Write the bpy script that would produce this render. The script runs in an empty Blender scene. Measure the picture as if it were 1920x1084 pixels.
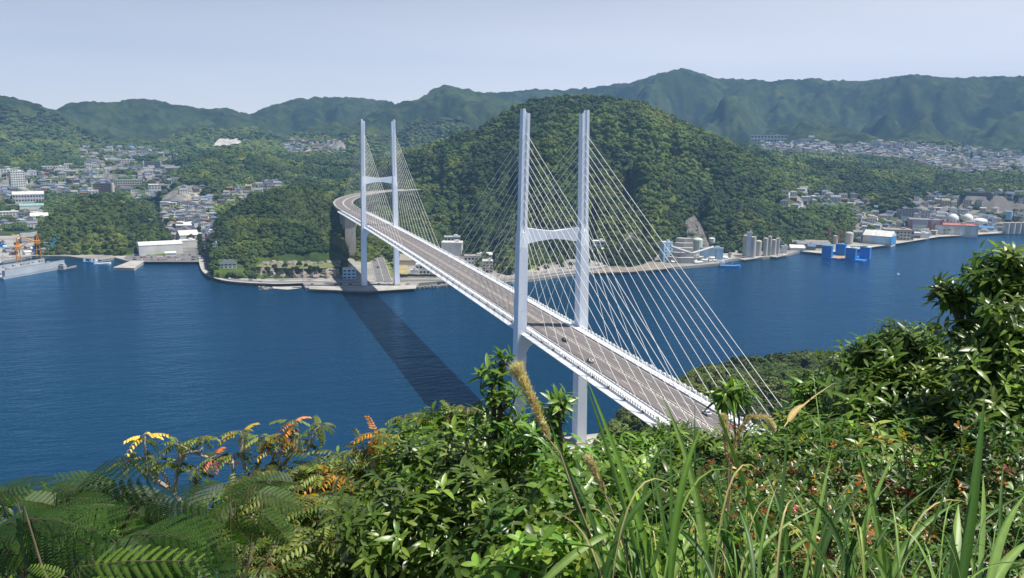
import bpy, bmesh, math, random
import numpy as np
from mathutils import Vector
R_ = math.radians
random.seed(7); RNG = np.random.default_rng(11)
SC = bpy.context.scene
COL = SC.collection

# ------------------------------------------------------------------ camera
CAM = np.array([-153.1, -392.0, 159.45]); YAW, PIT, ROL, FPX = 0.326, 0.1790, 0.011, 1631.2
cam_f = np.array([math.sin(YAW)*math.cos(PIT), math.cos(YAW)*math.cos(PIT), -math.sin(PIT)])
_r = np.array([math.cos(YAW), -math.sin(YAW), 0.0]); _u = np.cross(_r, cam_f)
cam_r = _r*math.cos(ROL)+_u*math.sin(ROL); cam_u = -_r*math.sin(ROL)+_u*math.cos(ROL)
cd = bpy.data.cameras.new("camera"); co = bpy.data.objects.new("camera", cd); COL.objects.link(co)
cd.sensor_width = 36.0; cd.lens = 36.0*FPX/1920.0; cd.clip_start = 0.05; cd.clip_end = 60000
from mathutils import Matrix
M4 = Matrix.Identity(4)
for i in range(3):
    M4[i][0] = cam_r[i]; M4[i][1] = cam_u[i]; M4[i][2] = -cam_f[i]; M4[i][3] = CAM[i]
co.matrix_world = M4
SC.camera = co

# ------------------------------------------------------------------ light
SUN = np.array([0.405, -0.17, 1.0]); SUN = SUN/np.linalg.norm(SUN)
sel = math.asin(SUN[2]); saz = math.atan2(SUN[0], SUN[1])
w = bpy.data.worlds.new("World"); SC.world = w; w.use_nodes = True
nt = w.node_tree; bg = nt.nodes["Background"]
sky = nt.nodes.new("ShaderNodeTexSky"); sky.sky_type = 'NISHITA'; sky.sun_disc = False
sky.sun_elevation = sel; sky.sun_rotation = saz
sky.air_density = 0.7; sky.dust_density = 0.3; sky.ozone_density = 4.0; sky.altitude = 1000
# white balance of the sky plus a faint high veil of cirrus
tn = nt.nodes.new("ShaderNodeVectorMath"); tn.operation = 'MULTIPLY'; tn.inputs[1].default_value = (.95, .80, .74)
nt.links.new(sky.outputs[0], tn.inputs[0])
tcw = nt.nodes.new("ShaderNodeTexCoord"); mpw = nt.nodes.new("ShaderNodeMapping"); mpw.inputs['Scale'].default_value = (1.2, 1.2, 7)
nt.links.new(tcw.outputs['Generated'], mpw.inputs[0]); nzw = nt.nodes.new("ShaderNodeTexNoise"); nzw.inputs['Scale'].default_value = 1.6; nzw.inputs['Detail'].default_value = 4
nt.links.new(mpw.outputs[0], nzw.inputs['Vector']); mrw = nt.nodes.new("ShaderNodeMapRange"); mrw.inputs[1].default_value = .35; mrw.inputs[2].default_value = .75; mrw.inputs[3].default_value = .06; mrw.inputs[4].default_value = .30
nt.links.new(nzw.outputs[0], mrw.inputs[0])
mrw.inputs[3].default_value = -.05; mrw.inputs[4].default_value = .06
sx = nt.nodes.new("ShaderNodeSeparateXYZ"); nt.links.new(tcw.outputs['Generated'], sx.inputs[0])
me1 = nt.nodes.new("ShaderNodeMapRange"); me1.interpolation_type = 'SMOOTHSTEP'; me1.inputs[1].default_value = -.02; me1.inputs[2].default_value = .34; me1.inputs[3].default_value = .80; me1.inputs[4].default_value = .04
nt.links.new(sx.outputs['Z'], me1.inputs[0])
me2 = nt.nodes.new("ShaderNodeMapRange"); me2.inputs[1].default_value = -.25; me2.inputs[2].default_value = .75; me2.inputs[3].default_value = -.24; me2.inputs[4].default_value = .14
nt.links.new(sx.outputs['X'], me2.inputs[0])
ad1 = nt.nodes.new("ShaderNodeMath"); nt.links.new(mrw.outputs[0], ad1.inputs[0]); nt.links.new(me1.outputs[0], ad1.inputs[1])
ad2 = nt.nodes.new("ShaderNodeMath"); ad2.use_clamp = True; nt.links.new(ad1.outputs[0], ad2.inputs[0]); nt.links.new(me2.outputs[0], ad2.inputs[1]); mrw = ad2
mxw = nt.nodes.new("ShaderNodeMix"); mxw.data_type = 'RGBA'; mxw.inputs[7].default_value = (10.8, 10.8, 11.6, 1)
nt.links.new(mrw.outputs[0], mxw.inputs[0]); nt.links.new(tn.outputs[0], mxw.inputs[6]); nt.links.new(mxw.outputs[2], bg.inputs[0]); bg.inputs[1].default_value = 0.082
sd = bpy.data.lights.new("sun", 'SUN'); sd.energy = 4.9; sd.angle = R_(0.5); sd.color = (1.0, 0.955, 0.87)
so = bpy.data.objects.new("sun", sd); COL.objects.link(so)
so.rotation_euler = Vector(SUN).to_track_quat('Z', 'Y').to_euler(); so.location = (300, -200, 900)
SC.view_settings.view_transform = 'Standard'; SC.view_settings.look = 'None'
SC.view_settings.exposure = 0.45; SC.view_settings.gamma = 1.0
SC.render.engine = 'CYCLES'
SC.cycles.max_bounces = 8; SC.cycles.volume_bounces = 0; SC.cycles.transparent_max_bounces = 8

# ------------------------------------------------------------------ layout helpers (photo pixel -> place in the world)
def ray(x, y):
    return cam_f + cam_r*((x-960)/FPX) - cam_u*((y-542)/FPX)
def atz(x, y, Z=0.0):
    d = ray(x, y); return CAM + d*((Z-CAM[2])/d[2])
def atR(x, y, r):
    d = ray(x, y); return CAM + d*(r/math.hypot(d[0], d[1]))
def atD(x, y, d_):
    return CAM + ray(x, y)*d_
def toP(P):
    d = np.asarray(P, float)-CAM; z = d@cam_f
    return 960+FPX*(d@cam_r)/z, 542-FPX*(d@cam_u)/z

def _hash(ix, iy, s):
    n = (ix.astype(np.int64)*374761393 + iy.astype(np.int64)*668265263 + s*1274126177) & 0x7fffffff
    n = ((n ^ (n >> 13))*1103515245) & 0x7fffffff
    return ((n ^ (n >> 16)) & 0xffff)/65535.0
def vnoise(x, y, s=0):
    x = np.asarray(x, float); y = np.asarray(y, float)
    ix = np.floor(x); iy = np.floor(y); fx = x-ix; fy = y-iy
    fx = fx*fx*(3-2*fx); fy = fy*fy*(3-2*fy)
    a = _hash(ix, iy, s); b = _hash(ix+1, iy, s); c = _hash(ix, iy+1, s); d = _hash(ix+1, iy+1, s)
    return (a*(1-fx)+b*fx)*(1-fy)+(c*(1-fx)+d*fx)*fy
def fbm(x, y, s=0, o=4):
    r = 0; a = .5; t = 0
    for k in range(o):
        r = r+a*vnoise(x*2**k+17.3*k, y*2**k-9.1*k, s+k); t += a; a *= .5
    return r/t
def sstep(a, b, x):
    t = np.clip((x-a)/(b-a), 0, 1); return t*t*(3-2*t)

# ------------------------------------------------------------------ object helpers
def tag(o, label=None, cat=None, group=None, kind=None):
    if label: o["label"] = label
    if cat: o["category"] = cat
    if group: o["group"] = group
    if kind: o["kind"] = kind
    return o
def empty(name, loc=(0, 0, 0), rz=0.0):
    o = bpy.data.objects.new(name, None); COL.objects.link(o); o.location = loc; o.rotation_euler = (0, 0, rz)
    o.empty_display_size = 1.0
    return o
def copy_tree(o, parent=None):
    c = o.copy(); COL.objects.link(c)
    if parent is not None: c.parent = parent
    for ch in [x for x in o.children]:
        copy_tree(ch, c)
    return c
class MB:
    def __init__(s): s.v = []; s.f = []; s.m = []
    def add(s, vs, fs, m=0):
        n = len(s.v); s.v += [tuple(map(float, p)) for p in vs]
        s.f += [tuple(i+n for i in f) for f in fs]; s.m += [m]*len(fs); return s
    def box(s, c, d, rz=0.0, m=0, top=(1, 1)):
        cx, cy, cz = c; a, b, h = d[0]/2, d[1]/2, d[2]/2; ca, sa = math.cos(rz), math.sin(rz); vs = []
        for (z, k) in ((-h, (1, 1)), (h, top)):
            for x, y in ((-a, -b), (a, -b), (a, b), (-a, b)):
                X, Y = x*k[0], y*k[1]; vs.append((cx+X*ca-Y*sa, cy+X*sa+Y*ca, cz+z))
        return s.add(vs, [(0, 3, 2, 1), (4, 5, 6, 7), (0, 1, 5, 4), (1, 2, 6, 5), (2, 3, 7, 6), (3, 0, 4, 7)], m)
    def cyl(s, p0, p1, r0, r1=None, n=10, m=0, caps=True):
        if r1 is None: r1 = r0
        p0 = Vector(p0); p1 = Vector(p1); q = (p1-p0).to_track_quat('Z', 'Y'); vs = []
        for p, r in ((p0, r0), (p1, r1)):
            for i in range(n):
                a = 2*math.pi*i/n; vs.append(p+q@Vector((r*math.cos(a), r*math.sin(a), 0)))
        fs = [(i, (i+1) % n, n+(i+1) % n, n+i) for i in range(n)]
        if caps: fs += [tuple(range(n-1, -1, -1)), tuple(range(n, 2*n))]
        return s.add(vs, fs, m)
    def tube(s, pts, rad, n=5, m=0):
        for i in range(len(pts)-1):
            s.cyl(pts[i], pts[i+1], rad[i], rad[i+1], n, m, caps=(i == len(pts)-2))
        return s
    def prism(s, poly, z0, z1, m=0, mt=None):
        n = len(poly)
        vs = [(x, y, z0) for x, y in poly]+[(x, y, z1) for x, y in poly]
        s.add(vs, [(i, (i+1) % n, n+(i+1) % n, n+i) for i in range(n)]+[tuple(range(n-1, -1, -1))], m)
        s.add([(x, y, z1) for x, y in poly], [tuple(range(n))], m if mt is None else mt); return s
    def gable(s, c, d, h, rz=0.0, m=0, over=.4):
        cx, cy, cz = c; a, b = d[0]/2+over, d[1]/2+over; ca, sa = math.cos(rz), math.sin(rz)
        P = [(-a, -b, 0), (a, -b, 0), (a, b, 0), (-a, b, 0), (-a, 0, h), (a, 0, h)]
        vs = [(cx+x*ca-y*sa, cy+x*sa+y*ca, cz+z) for x, y, z in P]
        return s.add(vs, [(0, 1, 5, 4), (2, 3, 4, 5), (0, 4, 3), (1, 2, 5), (0, 3, 2, 1)], m)
    def hip(s, c, d, h, rz=0.0, m=0, over=.5):
        cx, cy, cz = c; a, b = d[0]/2+over, d[1]/2+over; k = max(a-b, .1); ca, sa = math.cos(rz), math.sin(rz)
        P = [(-a, -b, 0), (a, -b, 0), (a, b, 0), (-a, b, 0), (-k, 0, h), (k, 0, h)]
        vs = [(cx+x*ca-y*sa, cy+x*sa+y*ca, cz+z) for x, y, z in P]
        return s.add(vs, [(0, 1, 5, 4), (2, 3, 4, 5), (0, 4, 3), (1, 2, 5), (0, 3, 2, 1)], m)
    def dome(s, c, r, n=16, k=7, m=0, full=True, sz=1.0):
        vs = []; fs = []; lo = -math.pi/2 if full else 0
        for j in range(k+1):
            e = lo+(math.pi/2-lo)*j/k
            for i in range(n):
                a = 2*math.pi*i/n; vs.append((c[0]+r*math.cos(e)*math.cos(a), c[1]+r*math.cos(e)*math.sin(a), c[2]+r*sz*math.sin(e)))
        for j in range(k):
            for i in range(n): fs.append((j*n+i, j*n+(i+1) % n, (j+1)*n+(i+1) % n, (j+1)*n+i))
        return s.add(vs, fs, m)
    def build(s, name, mats, parent=None, smooth=False):
        me = bpy.data.meshes.new(name); me.from_pydata(s.v, [], s.f)
        if not isinstance(mats, (list, tuple)): mats = [mats]
        for x in mats: me.materials.append(x)
        if len(mats) > 1: me.polygons.foreach_set('material_index', s.m)
        if smooth: me.polygons.foreach_set('use_smooth', [True]*len(s.f))
        o = bpy.data.objects.new(name, me); COL.objects.link(o)
        if parent is not None: o.parent = parent
        return o
def np_mesh(name, V, Q, mat, parent=None, col=None, smooth=False, colname='col'):
    """V (n,3), Q (m,k) equal-sided faces"""
    me = bpy.data.meshes.new(name); V = np.ascontiguousarray(V, np.float32); Q = np.ascontiguousarray(Q, np.int32)
    k = Q.shape[1]; me.vertices.add(len(V)); me.vertices.foreach_set('co', V.ravel())
    me.loops.add(Q.size); me.loops.foreach_set('vertex_index', Q.ravel())
    me.polygons.add(len(Q)); me.polygons.foreach_set('loop_start', np.arange(len(Q), dtype=np.int32)*k)
    if smooth: me.polygons.foreach_set('use_smooth', np.ones(len(Q), bool))
    me.update(calc_edges=True)
    if col is not None:
        at = me.color_attributes.new(colname, 'FLOAT_COLOR', 'POINT')
        c4 = np.ones((len(V), 4), np.float32); c4[:, :3] = col; at.data.foreach_set('color', c4.ravel())
    for m in (mat if isinstance(mat, (list, tuple)) else [mat]): me.materials.append(m)
    o = bpy.data.objects.new(name, me); COL.objects.link(o)
    if parent is not None: o.parent = parent
    return o

# ------------------------------------------------------------------ materials
def mat(name, c, rough=.7, amt=.18, scale=.5, metal=0.0, spec=.4, bump=0.0, c2=None, attr=None, coord='Object', stretch=None, lines=None):
    m = bpy.data.materials.new(name); m.use_nodes = True; n = m.node_tree.nodes; l = m.node_tree.links
    b = n["Principled BSDF"]; b.inputs['Roughness'].default_value = rough; b.inputs['Metallic'].default_value = metal
    b.inputs['Specular IOR Level'].default_value = spec
    tc = n.new("ShaderNodeTexCoord"); src = tc.outputs[coord]
    if coord == 'World':
        pass
    if stretch:
        mp = n.new("ShaderNodeMapping"); mp.inputs['Scale'].default_value = stretch; l.new(src, mp.inputs[0]); src = mp.outputs[0]
    nz = n.new("ShaderNodeTexNoise"); nz.inputs['Scale'].default_value = scale; nz.inputs['Detail'].default_value = 5
    l.new(src, nz.inputs['Vector'])
    mx = n.new("ShaderNodeMix"); mx.data_type = 'RGBA'
    rp = n.new("ShaderNodeMapRange"); rp.inputs[1].default_value = .3; rp.inputs[2].default_value = .7
    l.new(nz.outputs[0], rp.inputs[0]); l.new(rp.outputs[0], mx.inputs[0])
    if attr:
        at = n.new("ShaderNodeAttribute"); at.attribute_name = attr[0]; at.attribute_type = attr[1]
        for k, i in ((1-amt, 6), (1+amt, 7)):
            v = n.new("ShaderNodeVectorMath"); v.operation = 'SCALE'; v.inputs['Scale'].default_value = k
            l.new(at.outputs['Color'], v.inputs[0]); l.new(v.outputs[0], mx.inputs[i])
    else:
        a = [x*(1-amt) for x in c]; d = [min(1, x*(1+amt)) for x in (c2 or c)]
        mx.inputs[6].default_value = (*a, 1); mx.inputs[7].default_value = (*d, 1)
    l.new(mx.outputs[2], b.inputs['Base Color'])
    if bump:
        bp = n.new("ShaderNodeBump"); bp.inputs['Strength'].default_value = 1; bp.inputs['Distance'].default_value = bump
        l.new(nz.outputs[0], bp.inputs['Height']); l.new(bp.outputs[0], b.inputs['Normal'])
    if lines:
        ge = n.new('ShaderNodeNewGeometry'); sx = n.new('ShaderNodeSeparateXYZ'); l.new(ge.outputs['Position'], sx.inputs[0]); prev = mx.outputs[2]
        for ax, per, wd, dk in lines:
            dv = n.new('ShaderNodeMath'); dv.operation = 'DIVIDE'; dv.inputs[1].default_value = per; l.new(sx.outputs[ax], dv.inputs[0])
            fr = n.new('ShaderNodeMath'); fr.operation = 'FRACT'; l.new(dv.outputs[0], fr.inputs[0])
            lt_ = n.new('ShaderNodeMath'); lt_.operation = 'LESS_THAN'; lt_.inputs[1].default_value = wd/per; l.new(fr.outputs[0], lt_.inputs[0])
            mm = n.new('ShaderNodeMath'); mm.operation = 'MULTIPLY'; mm.inputs[1].default_value = dk; l.new(lt_.outputs[0], mm.inputs[0])
            m2 = n.new('ShaderNodeMix'); m2.data_type = 'RGBA'; m2.inputs[7].default_value = (.12, .12, .13, 1); l.new(mm.outputs[0], m2.inputs[0]); l.new(prev, m2.inputs[6]); prev = m2.outputs[2]
        l.new(prev, b.inputs['Base Color'])
    return m
def W(c): return tuple(c)
m_white = mat("white_paint", (.80, .81, .82), .45, .05, .2, lines=[("Y", 14.6, .22, .25)])
m_tower = mat("tower_paint", (.80, .86, .97), .5, .05, .25, stretch=(1, 1, .12), lines=[("Z", 8.2, .16, .16)])
m_cable = mat("cable_sheath", (.84, .83, .80), .45, .02, .1)
m_asph = mat("bridge_asphalt", (.175, .155, .152), .85, .16, .9, stretch=(1, .02, 1), lines=[("Y", 73.0, .7, .35)])
m_road = mat("road_asphalt", (.17, .165, .165), .9, .15, .06)
m_mark = mat("road_marking", (.72, .72, .70), .6, .08, .4)
m_cream = mat("median_concrete", (.55, .50, .43), .8, .1, .3)
m_conc = mat("concrete", (.40, .38, .35), .85, .2, .08, bump=0)
m_concd = mat("weathered_concrete", (.25, .24, .22), .9, .35, .12)
m_rail = mat("railing_metal", (.075, .075, .08), .5, .1, .5)
m_dark = mat("dark_glass", (.03, .035, .045), .2, .2, .5)
m_rock = mat("rock", (.24, .21, .18), .95, .4, .12, bump=1.0)
m_lawn = mat("lawn", (.16, .19, .06), .95, .25, .08)
m_sand = mat("dry_grass_ground", (.36, .30, .15), .95, .25, .06)

# ------------------------------------------------------------------ terrain
def layer(pts, foot, zfoot, back, p=1.0, rough=1.0):
    A = []
    for q in pts:
        x, y, r = q[:3]; P = atR(x, y, r); P[2] -= np.interp(r, [300, 600, 1500, 2600, 3500], [5.5, 5.5, 5.0, 6.5, 8.0])
        a = math.atan2(P[0]-CAM[0], P[1]-CAM[1])
        A.append((a, r, P[2], q[3] if len(q) > 3 else foot, q[4] if len(q) > 4 else zfoot))
    A.sort(); A = np.array(A).T
    return dict(a=A[0], r=A[1], z=A[2], f=A[3], zf=A[4], back=back, p=p, rough=rough)
FAR = [
 layer([(640,345,1700),(700,303,1800),(760,283,1700),(830,262,1650),(860,250,1620,1070),(885,245,1600,1040),(900,238,1600,1005),(930,218,1600,965),(960,200,1600,958),(1000,184,1600,975),(1060,179,1620,995),(1110,178,1640,1012),(1160,181,1640,1030),(1210,193,1640,1050),(1245,208,1640,1075),(1260,216,1640,1110),(1310,241,1640,1135),(1370,263,1630,1165),(1420,300,1610,1205),(1470,335,1590,1265),(1520,368,1580,1320),(1560,384,1560,1345),(1600,396,1540,1365),(1640,408,1510,1385),(1664,430,1450,1390)], 1060, 4, 500, 1.0, 1.3),
 layer([(394,455,1100),(410,412,1160),(440,387,1190),(470,368,1220),(520,352,1260),(560,345,1290),(600,350,1290),(625,375,1230),(640,420,1150),(650,470,1060)], 985, 12, 260, .75, .8),
 layer([(70,450,1225,1205),(84,420,1290,1205),(110,390,1340,1200),(150,370,1370,1190),(190,362,1380,1180),(230,370,1380,1166),(270,393,1340,1155),(300,418,1290,1150),(320,445,1215,1145)], 1095, 0, 130, .62, .5),
 layer([(300,352,1800),(345,312,1950),(390,288,2050),(440,278,2100),(500,292,2060),(540,302,2000),(600,312,1950),(660,318,1900),(700,325,1850)], 1480, 22, 400, .9, 1.),
 layer([(200,300,2700),(280,274,2850),(330,248,2950),(370,240,3000),(420,243,3000),(470,235,3000),(510,245,2950),(540,264,2900),(600,277,2800),(700,288,2700)], 2250, 55, 400, 1., 1.2),
 layer([(-300,140,3300),(-60,162,3300),(0,171,3300),(60,188,3350),(110,206,3400),(160,236,3350),(230,263,3200),(290,287,3000)], 2350, 62, 600, 1., 1.5),
 layer([(-200,255,2400),(0,290,2350),(50,306,2300),(90,325,2200)], 1950, 30, 300, .9, .8),
 layer([(60,215,3900),(100,205,3900),(130,191,3900),(165,186,3900),(200,189,3900),(255,181,3950),(290,184,3950),(330,192,3950),(350,193,3950),(375,201,4000),(420,198,4000),(460,209,4000),(520,222,4000)], 2900, 95, 600, 1., 1.8),
 layer([(440,220,4200),(480,206,4200),(520,191,4200),(560,181,4250),(600,179,4250),(625,178,4250),(680,181,4250),(715,184,4250),(740,191,4200),(800,212,4200)], 3100, 105, 600, 1., 1.8),
 layer([(500,275,3000),(560,247,3200),(600,236,3300),(660,233,3350),(700,207,3550),(740,191,3650),(790,179,3750),(815,163,3800),(838,154,3800),(860,161,3800),(890,167,3800),(930,178,3800),(1000,192,3800),(1100,210,3800)], 2350, 85, 600, 1., 1.8),
 layer([(740,200,4600),(900,172,4600),(950,169,4600),(1010,164,4600),(1060,166,4600),(1120,159,4600),(1190,151,4650),(1240,134,4700),(1280,126,4700),(1310,133,4700),(1335,141,4700),(1380,144,4700),(1440,149,4700),(1520,144,4700),(1600,149,4700),(1650,146,4700),(1710,137,4700),(1760,141,4700),(1830,141,4700),(1920,139,4700),(2300,130,4700)], 3150, 125, 900, 1., 2.2),
 layer([(1400,262,3300),(1470,232,3600),(1540,222,3700),(1600,240,3600),(1660,262,3400)], 3000, 120, 500, 1., 1.5),
 layer([(1640,268,3200),(1700,253,3300),(1740,249,3300),(1790,263,3250),(1840,283,3150),(1870,292,3100)], 2950, 115, 400, .8, .6),
 layer([(1800,300,3050),(1870,283,3150),(1920,277,3200),(2200,262,3200)], 2950, 90, 400, .8, .8),
 layer([(1340,270,2500),(1400,268,2550),(1440,272,2700),(1520,270,2800),(1600,273,2900),(1700,281,2950),(1800,291,2950),(1920,297,2950),(2300,300,2950)], 2050, 52, 500, 1.0, .25),
 layer([(1340,268,1850),(1400,278,1950),(1450,290,2000),(1520,300,2050),(1600,309,2080),(1660,323,2060),(1720,336,2020),(1770,359,1920),(1795,380,1820)], 1640, 14, 140, .8, .6),
 layer([(1640,402,1700),(1660,372,1740),(1680,361,1760),(1700,357,1760),(1725,364,1760),(1745,380,1740),(1762,408,1690)], 1640, 6, 110, .6, .3),
 layer([(1740,372,2200),(1790,352,2280),(1850,346,2300),(1920,350,2300),(2300,350,2300)], 1850, 20, 250, .9, .6),
]
SPURP = 1.0
def polar(x, y):
    dx = x-CAM[0]; dy = y-CAM[1]; return np.arctan2(dx, dy), np.hypot(dx, dy)
def H_far(x, y):
    az, r = polar(x, y)
    u_ = np.tan(np.clip(az-YAW, -1, 1))*FPX+960; rb_ = r-290*sstep(1440, 1640, u_)*np.clip((2500-r)/800, 0, 1)
    h = np.interp(rb_, [0, 1380, 1480, 1900, 2300, 3000, 3400, 6000], [-8, -8, 2.0, 24, 50, 98, 120, 120])
    g1 = fbm(az*22+3, r/900., 5, 4)            # downhill gullies
    for k, L in enumerate(FAR):
        zc = np.interp(az, L['a'], L['z'], left=-60, right=-60); rc = np.interp(az, L['a'], L['r'])
        ft = np.interp(az, L['a'], L['f']); zf = np.interp(az, L['a'], L['zf'])
        tf = (rc-r)/np.maximum(rc-ft, 1); tb = (r-rc)/L['back']
        t = np.where(tf > 0, tf, tb)
        amp = np.clip(rc*.0+1, 0, 1)
        gl = 1-np.abs(2*fbm(az*rc/ (rc*(.035 if L['rough'] < 1.6 else .055)*L['rough']**.5) + k*7.7, r/(rc*.16), 31+k, 4)-1)*2   # ridged
        gg = fbm(x/ (rc*.035), y/(rc*.035), 3+k, 5)-.5
        t2 = t + (gl*(.16 if L['rough'] < 1.6 else .27)-.02)*L['rough']*np.clip(t*4, 0, 1)*np.clip((1.15-t)*3, 0, 1)*np.where(tf > 0, 1, .3)
        t2 = np.where(tf > 0, np.maximum(t2, t*.5), t2)
        s = np.clip(1-t2, -.4, 1.)
        s = np.where(s > 0, s**(1.0*L['p']), s)
        s = np.where(s > 0, .75*s+.25*(s*s*(3-2*s)), s)
        z = zf+(zc-zf)*s + gg*(rc*.008)*min(L['rough'], 1.3)*np.clip(t*3, 0, 1)*np.clip((1.0-t)*3.5, 0, 1)
        z = np.where(t2 > 1.15, -60, z); z = np.where(zc < -50, -60, z)
        h = np.maximum(h, z)
    h = h+(fbm(x/20., y/20., 88, 2)-.5)*20*sstep(2700, 3200, r)
    return h
NEARL = layer([(1120,835,395),(1150,815,400),(1170,795,405),(1200,768,410),(1235,747,420),(1270,718,430),(1300,697,440),(1340,680,460),(1400,674,490),(1450,666,500),(1520,661,520),(1570,667,530),(1620,680,540),(1700,700,560),(1800,710,600),(2400,760,600)], 280, 30, 90, .8, .5)
def H_near(x, y):
    az, r = polar(x, y)
    u = 960+FPX*np.tan(np.clip(az-YAW, -1.35, 1.35))
    left = 157.75-.62*np.clip(r-1.5, 0, 999)
    right = np.interp(r, [0, 1.5, 60, 180, 222, 250, 330, 420, 700], [157.75, 157.75, 122, 74, 59, 50, 20, -12, -12])
    k = sstep(1050, 1250, u)
    h = left*(1-k)+right*k
    h = np.maximum(h, -12)
    L = NEARL
    zc = np.interp(az, L['a'], L['z'], left=-60); rc = np.interp(az, L['a'], L['r'])
    t = np.where(r < rc, (rc-r)/(rc-280), (r-rc)/90.)
    s = np.clip(1-t, -.4, 1)
    z = np.where(r < rc, 30+(zc-30)*np.clip(s, 0, 1)**.8, -12+(zc+12)*np.clip(s, 0, 1)**.55)
    z = z+(fbm(x/40., y/40., 9)-.5)*9*np.clip(t*5, 0, 1)
    h = np.where(zc > -50, np.maximum(h, z), h)
    h = h+(fbm(x/6., y/6., 4)-.5)*np.clip((r-6)/20, 0, 1)*1.6
    return h
def Hany(x, y):
    az, r = polar(x, y)
    return np.where(r < 760, H_near(x, y), H_far(x, y))
def hit(px, py, zmin=3.0, r0=850, r1=5200):
    """first place where the sight line through a photo pixel meets the far ground"""
    d = ray(px, py); rr = np.concatenate([np.arange(r0, 2000, 3.), np.arange(2000, r1, 8.)])
    n = math.hypot(d[0], d[1]); P = CAM[None]+d[None]*(rr[:, None]/n)
    g = np.maximum(H_fast(P[:, 0], P[:, 1]), zmin); k = np.nonzero(P[:, 2] <= g)[0]
    if len(k) == 0: return None
    q = P[k[0]]; return np.array([q[0], q[1], g[k[0]]]), rr[k[0]]
_AZ = YAW+np.linspace(-R_(41), R_(41), 900); _RR = np.arange(850, 5300, 8.)
_a, _q = np.meshgrid(_AZ, _RR); _HZ = H_far(CAM[0]+_q*np.sin(_a), CAM[1]+_q*np.cos(_a))
def H_fast(x, y):
    az, r = polar(x, y); i = np.clip((r-_RR[0])/8., 0, len(_RR)-1.001); j = np.clip((az-_AZ[0])/(_AZ[1]-_AZ[0]), 0, len(_AZ)-1.001)
    a = i.astype(int); b_ = j.astype(int); fi = i-a; fj = j-b_
    return (_HZ[a, b_]*(1-fj)+_HZ[a, b_+1]*fj)*(1-fi)+(_HZ[a+1, b_]*(1-fj)+_HZ[a+1, b_+1]*fj)*fi
def inpoly(x, y, poly):
    x = np.asarray(x, float); y = np.asarray(y, float); c = np.zeros(x.shape, bool); n = len(poly); j = n-1
    for i in range(n):
        xi, yi = poly[i]; xj, yj = poly[j]
        c ^= ((yi > y) != (yj > y)) & (x < (xj-xi)*(y-yi)/((yj-yi) if yj != yi else 1e-9)+xi); j = i
    return c
# built-up ground: outlines as seen, each with the range of distances it covers
TOWNS = [
 ([(-60,318),(60,322),(110,318),(200,300),(330,292),(345,318),(300,335),(400,352),(402,395),(330,440),(312,402),(232,366),(95,372),(72,430),(-60,430)], 1250, 2900),
 ([(300,385),(402,372),(402,450),(318,450)], 1100, 1700),
 ([(395,388),(420,360),(470,350),(520,340),(530,352),(470,368),(430,388)], 1300, 2000),
 ([(150,275),(330,285),(340,300),(150,303)], 2300, 3300),
 ([(520,268),(640,268),(650,292),(540,290)], 2300, 3400),
 ([(1428,264),(1600,262),(1700,272),(1930,290),(2000,330),(1780,326),(1690,300),(1560,292),(1430,286)], 2150, 3150),
 ([(1455,372),(1500,358),(1600,368),(1650,395),(1560,390),(1460,392)], 1380, 1800),
 ([(1700,372),(1800,362),(2000,362),(2000,425),(1760,420),(1700,400)], 1600, 2300),
 ([(1600,398),(1700,395),(2000,405),(2000,440),(1600,455)], 1300, 1800),
]
def town_mask(x, y):
    P = np.stack([x, y, np.maximum(Hany(x, y), 3)], -1); px, py = toP(P); _, r = polar(x, y)
    m = np.zeros(np.shape(x), bool)
    for poly, a, b in TOWNS: m |= inpoly(px, py, poly) & (r > a) & (r < b)
    return m, px, py, r
BAM = (.21, .27, .05); DKG = (.058, .105, .024); MDG = (.115, .175, .036); OLV = (.11, .155, .05); CED = (.030, .070, .028)
def green(x, y, r):
    n1 = fbm(x/130., y/130., 50, 4); n2 = fbm(x/60.+9, y/60., 60, 4); n3 = fbm(x/260., y/260.+4, 70, 3)
    c = np.array(DKG)[None]*(1-sstep(.40, .54, n1))[:, None]+np.array(MDG)[None]*sstep(.40, .54, n1)[:, None]
    k = sstep(.56, .64, n2)[:, None]*.75; c = c*(1-k)+np.array(BAM)[None]*k
    k = sstep(.60, .70, n3)[:, None]*.6; c = c*(1-k)+np.array(OLV)[None]*k
    k = sstep(.62, .70, fbm(x/90., y/90., 90, 3))[:, None]*.6; c = c*(1-k)+np.array(CED)[None]*k
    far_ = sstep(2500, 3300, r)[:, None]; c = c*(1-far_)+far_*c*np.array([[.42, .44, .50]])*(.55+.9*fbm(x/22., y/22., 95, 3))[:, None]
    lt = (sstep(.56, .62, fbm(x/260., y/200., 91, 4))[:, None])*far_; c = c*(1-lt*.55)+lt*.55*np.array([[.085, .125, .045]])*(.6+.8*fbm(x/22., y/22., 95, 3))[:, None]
    return c
def grid(name, azs, rs, Hf, matl, colf):
    A, Rr = np.meshgrid(azs, rs); X = CAM[0]+Rr*np.sin(A); Y = CAM[1]+Rr*np.cos(A); Z = Hf(X, Y)
    V = np.stack([X, Y, Z], -1).reshape(-1, 3); nc = len(azs); nr = len(rs)
    i, j = np.meshgrid(np.arange(nr-1), np.arange(nc-1), indexing='ij'); a = (i*nc+j).ravel()
    Q = np.stack([a, a+nc, a+nc+1, a+1], -1)[:, ::-1]
    keep = (V[Q][:, :, 2].max(1) > -7.9) if Hf is H_far else (V[Q][:, :, 2].max(1) > -11.5)
    return np_mesh(name, V, Q[keep], matl, col=colf(V[:, 0], V[:, 1], Rr.ravel()), smooth=True)
m_hill = mat("wooded_ground", (0, 0, 0), .95, .35, .05, attr=('col', 'GEOMETRY'), spec=.1, bump=2.0)
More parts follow.
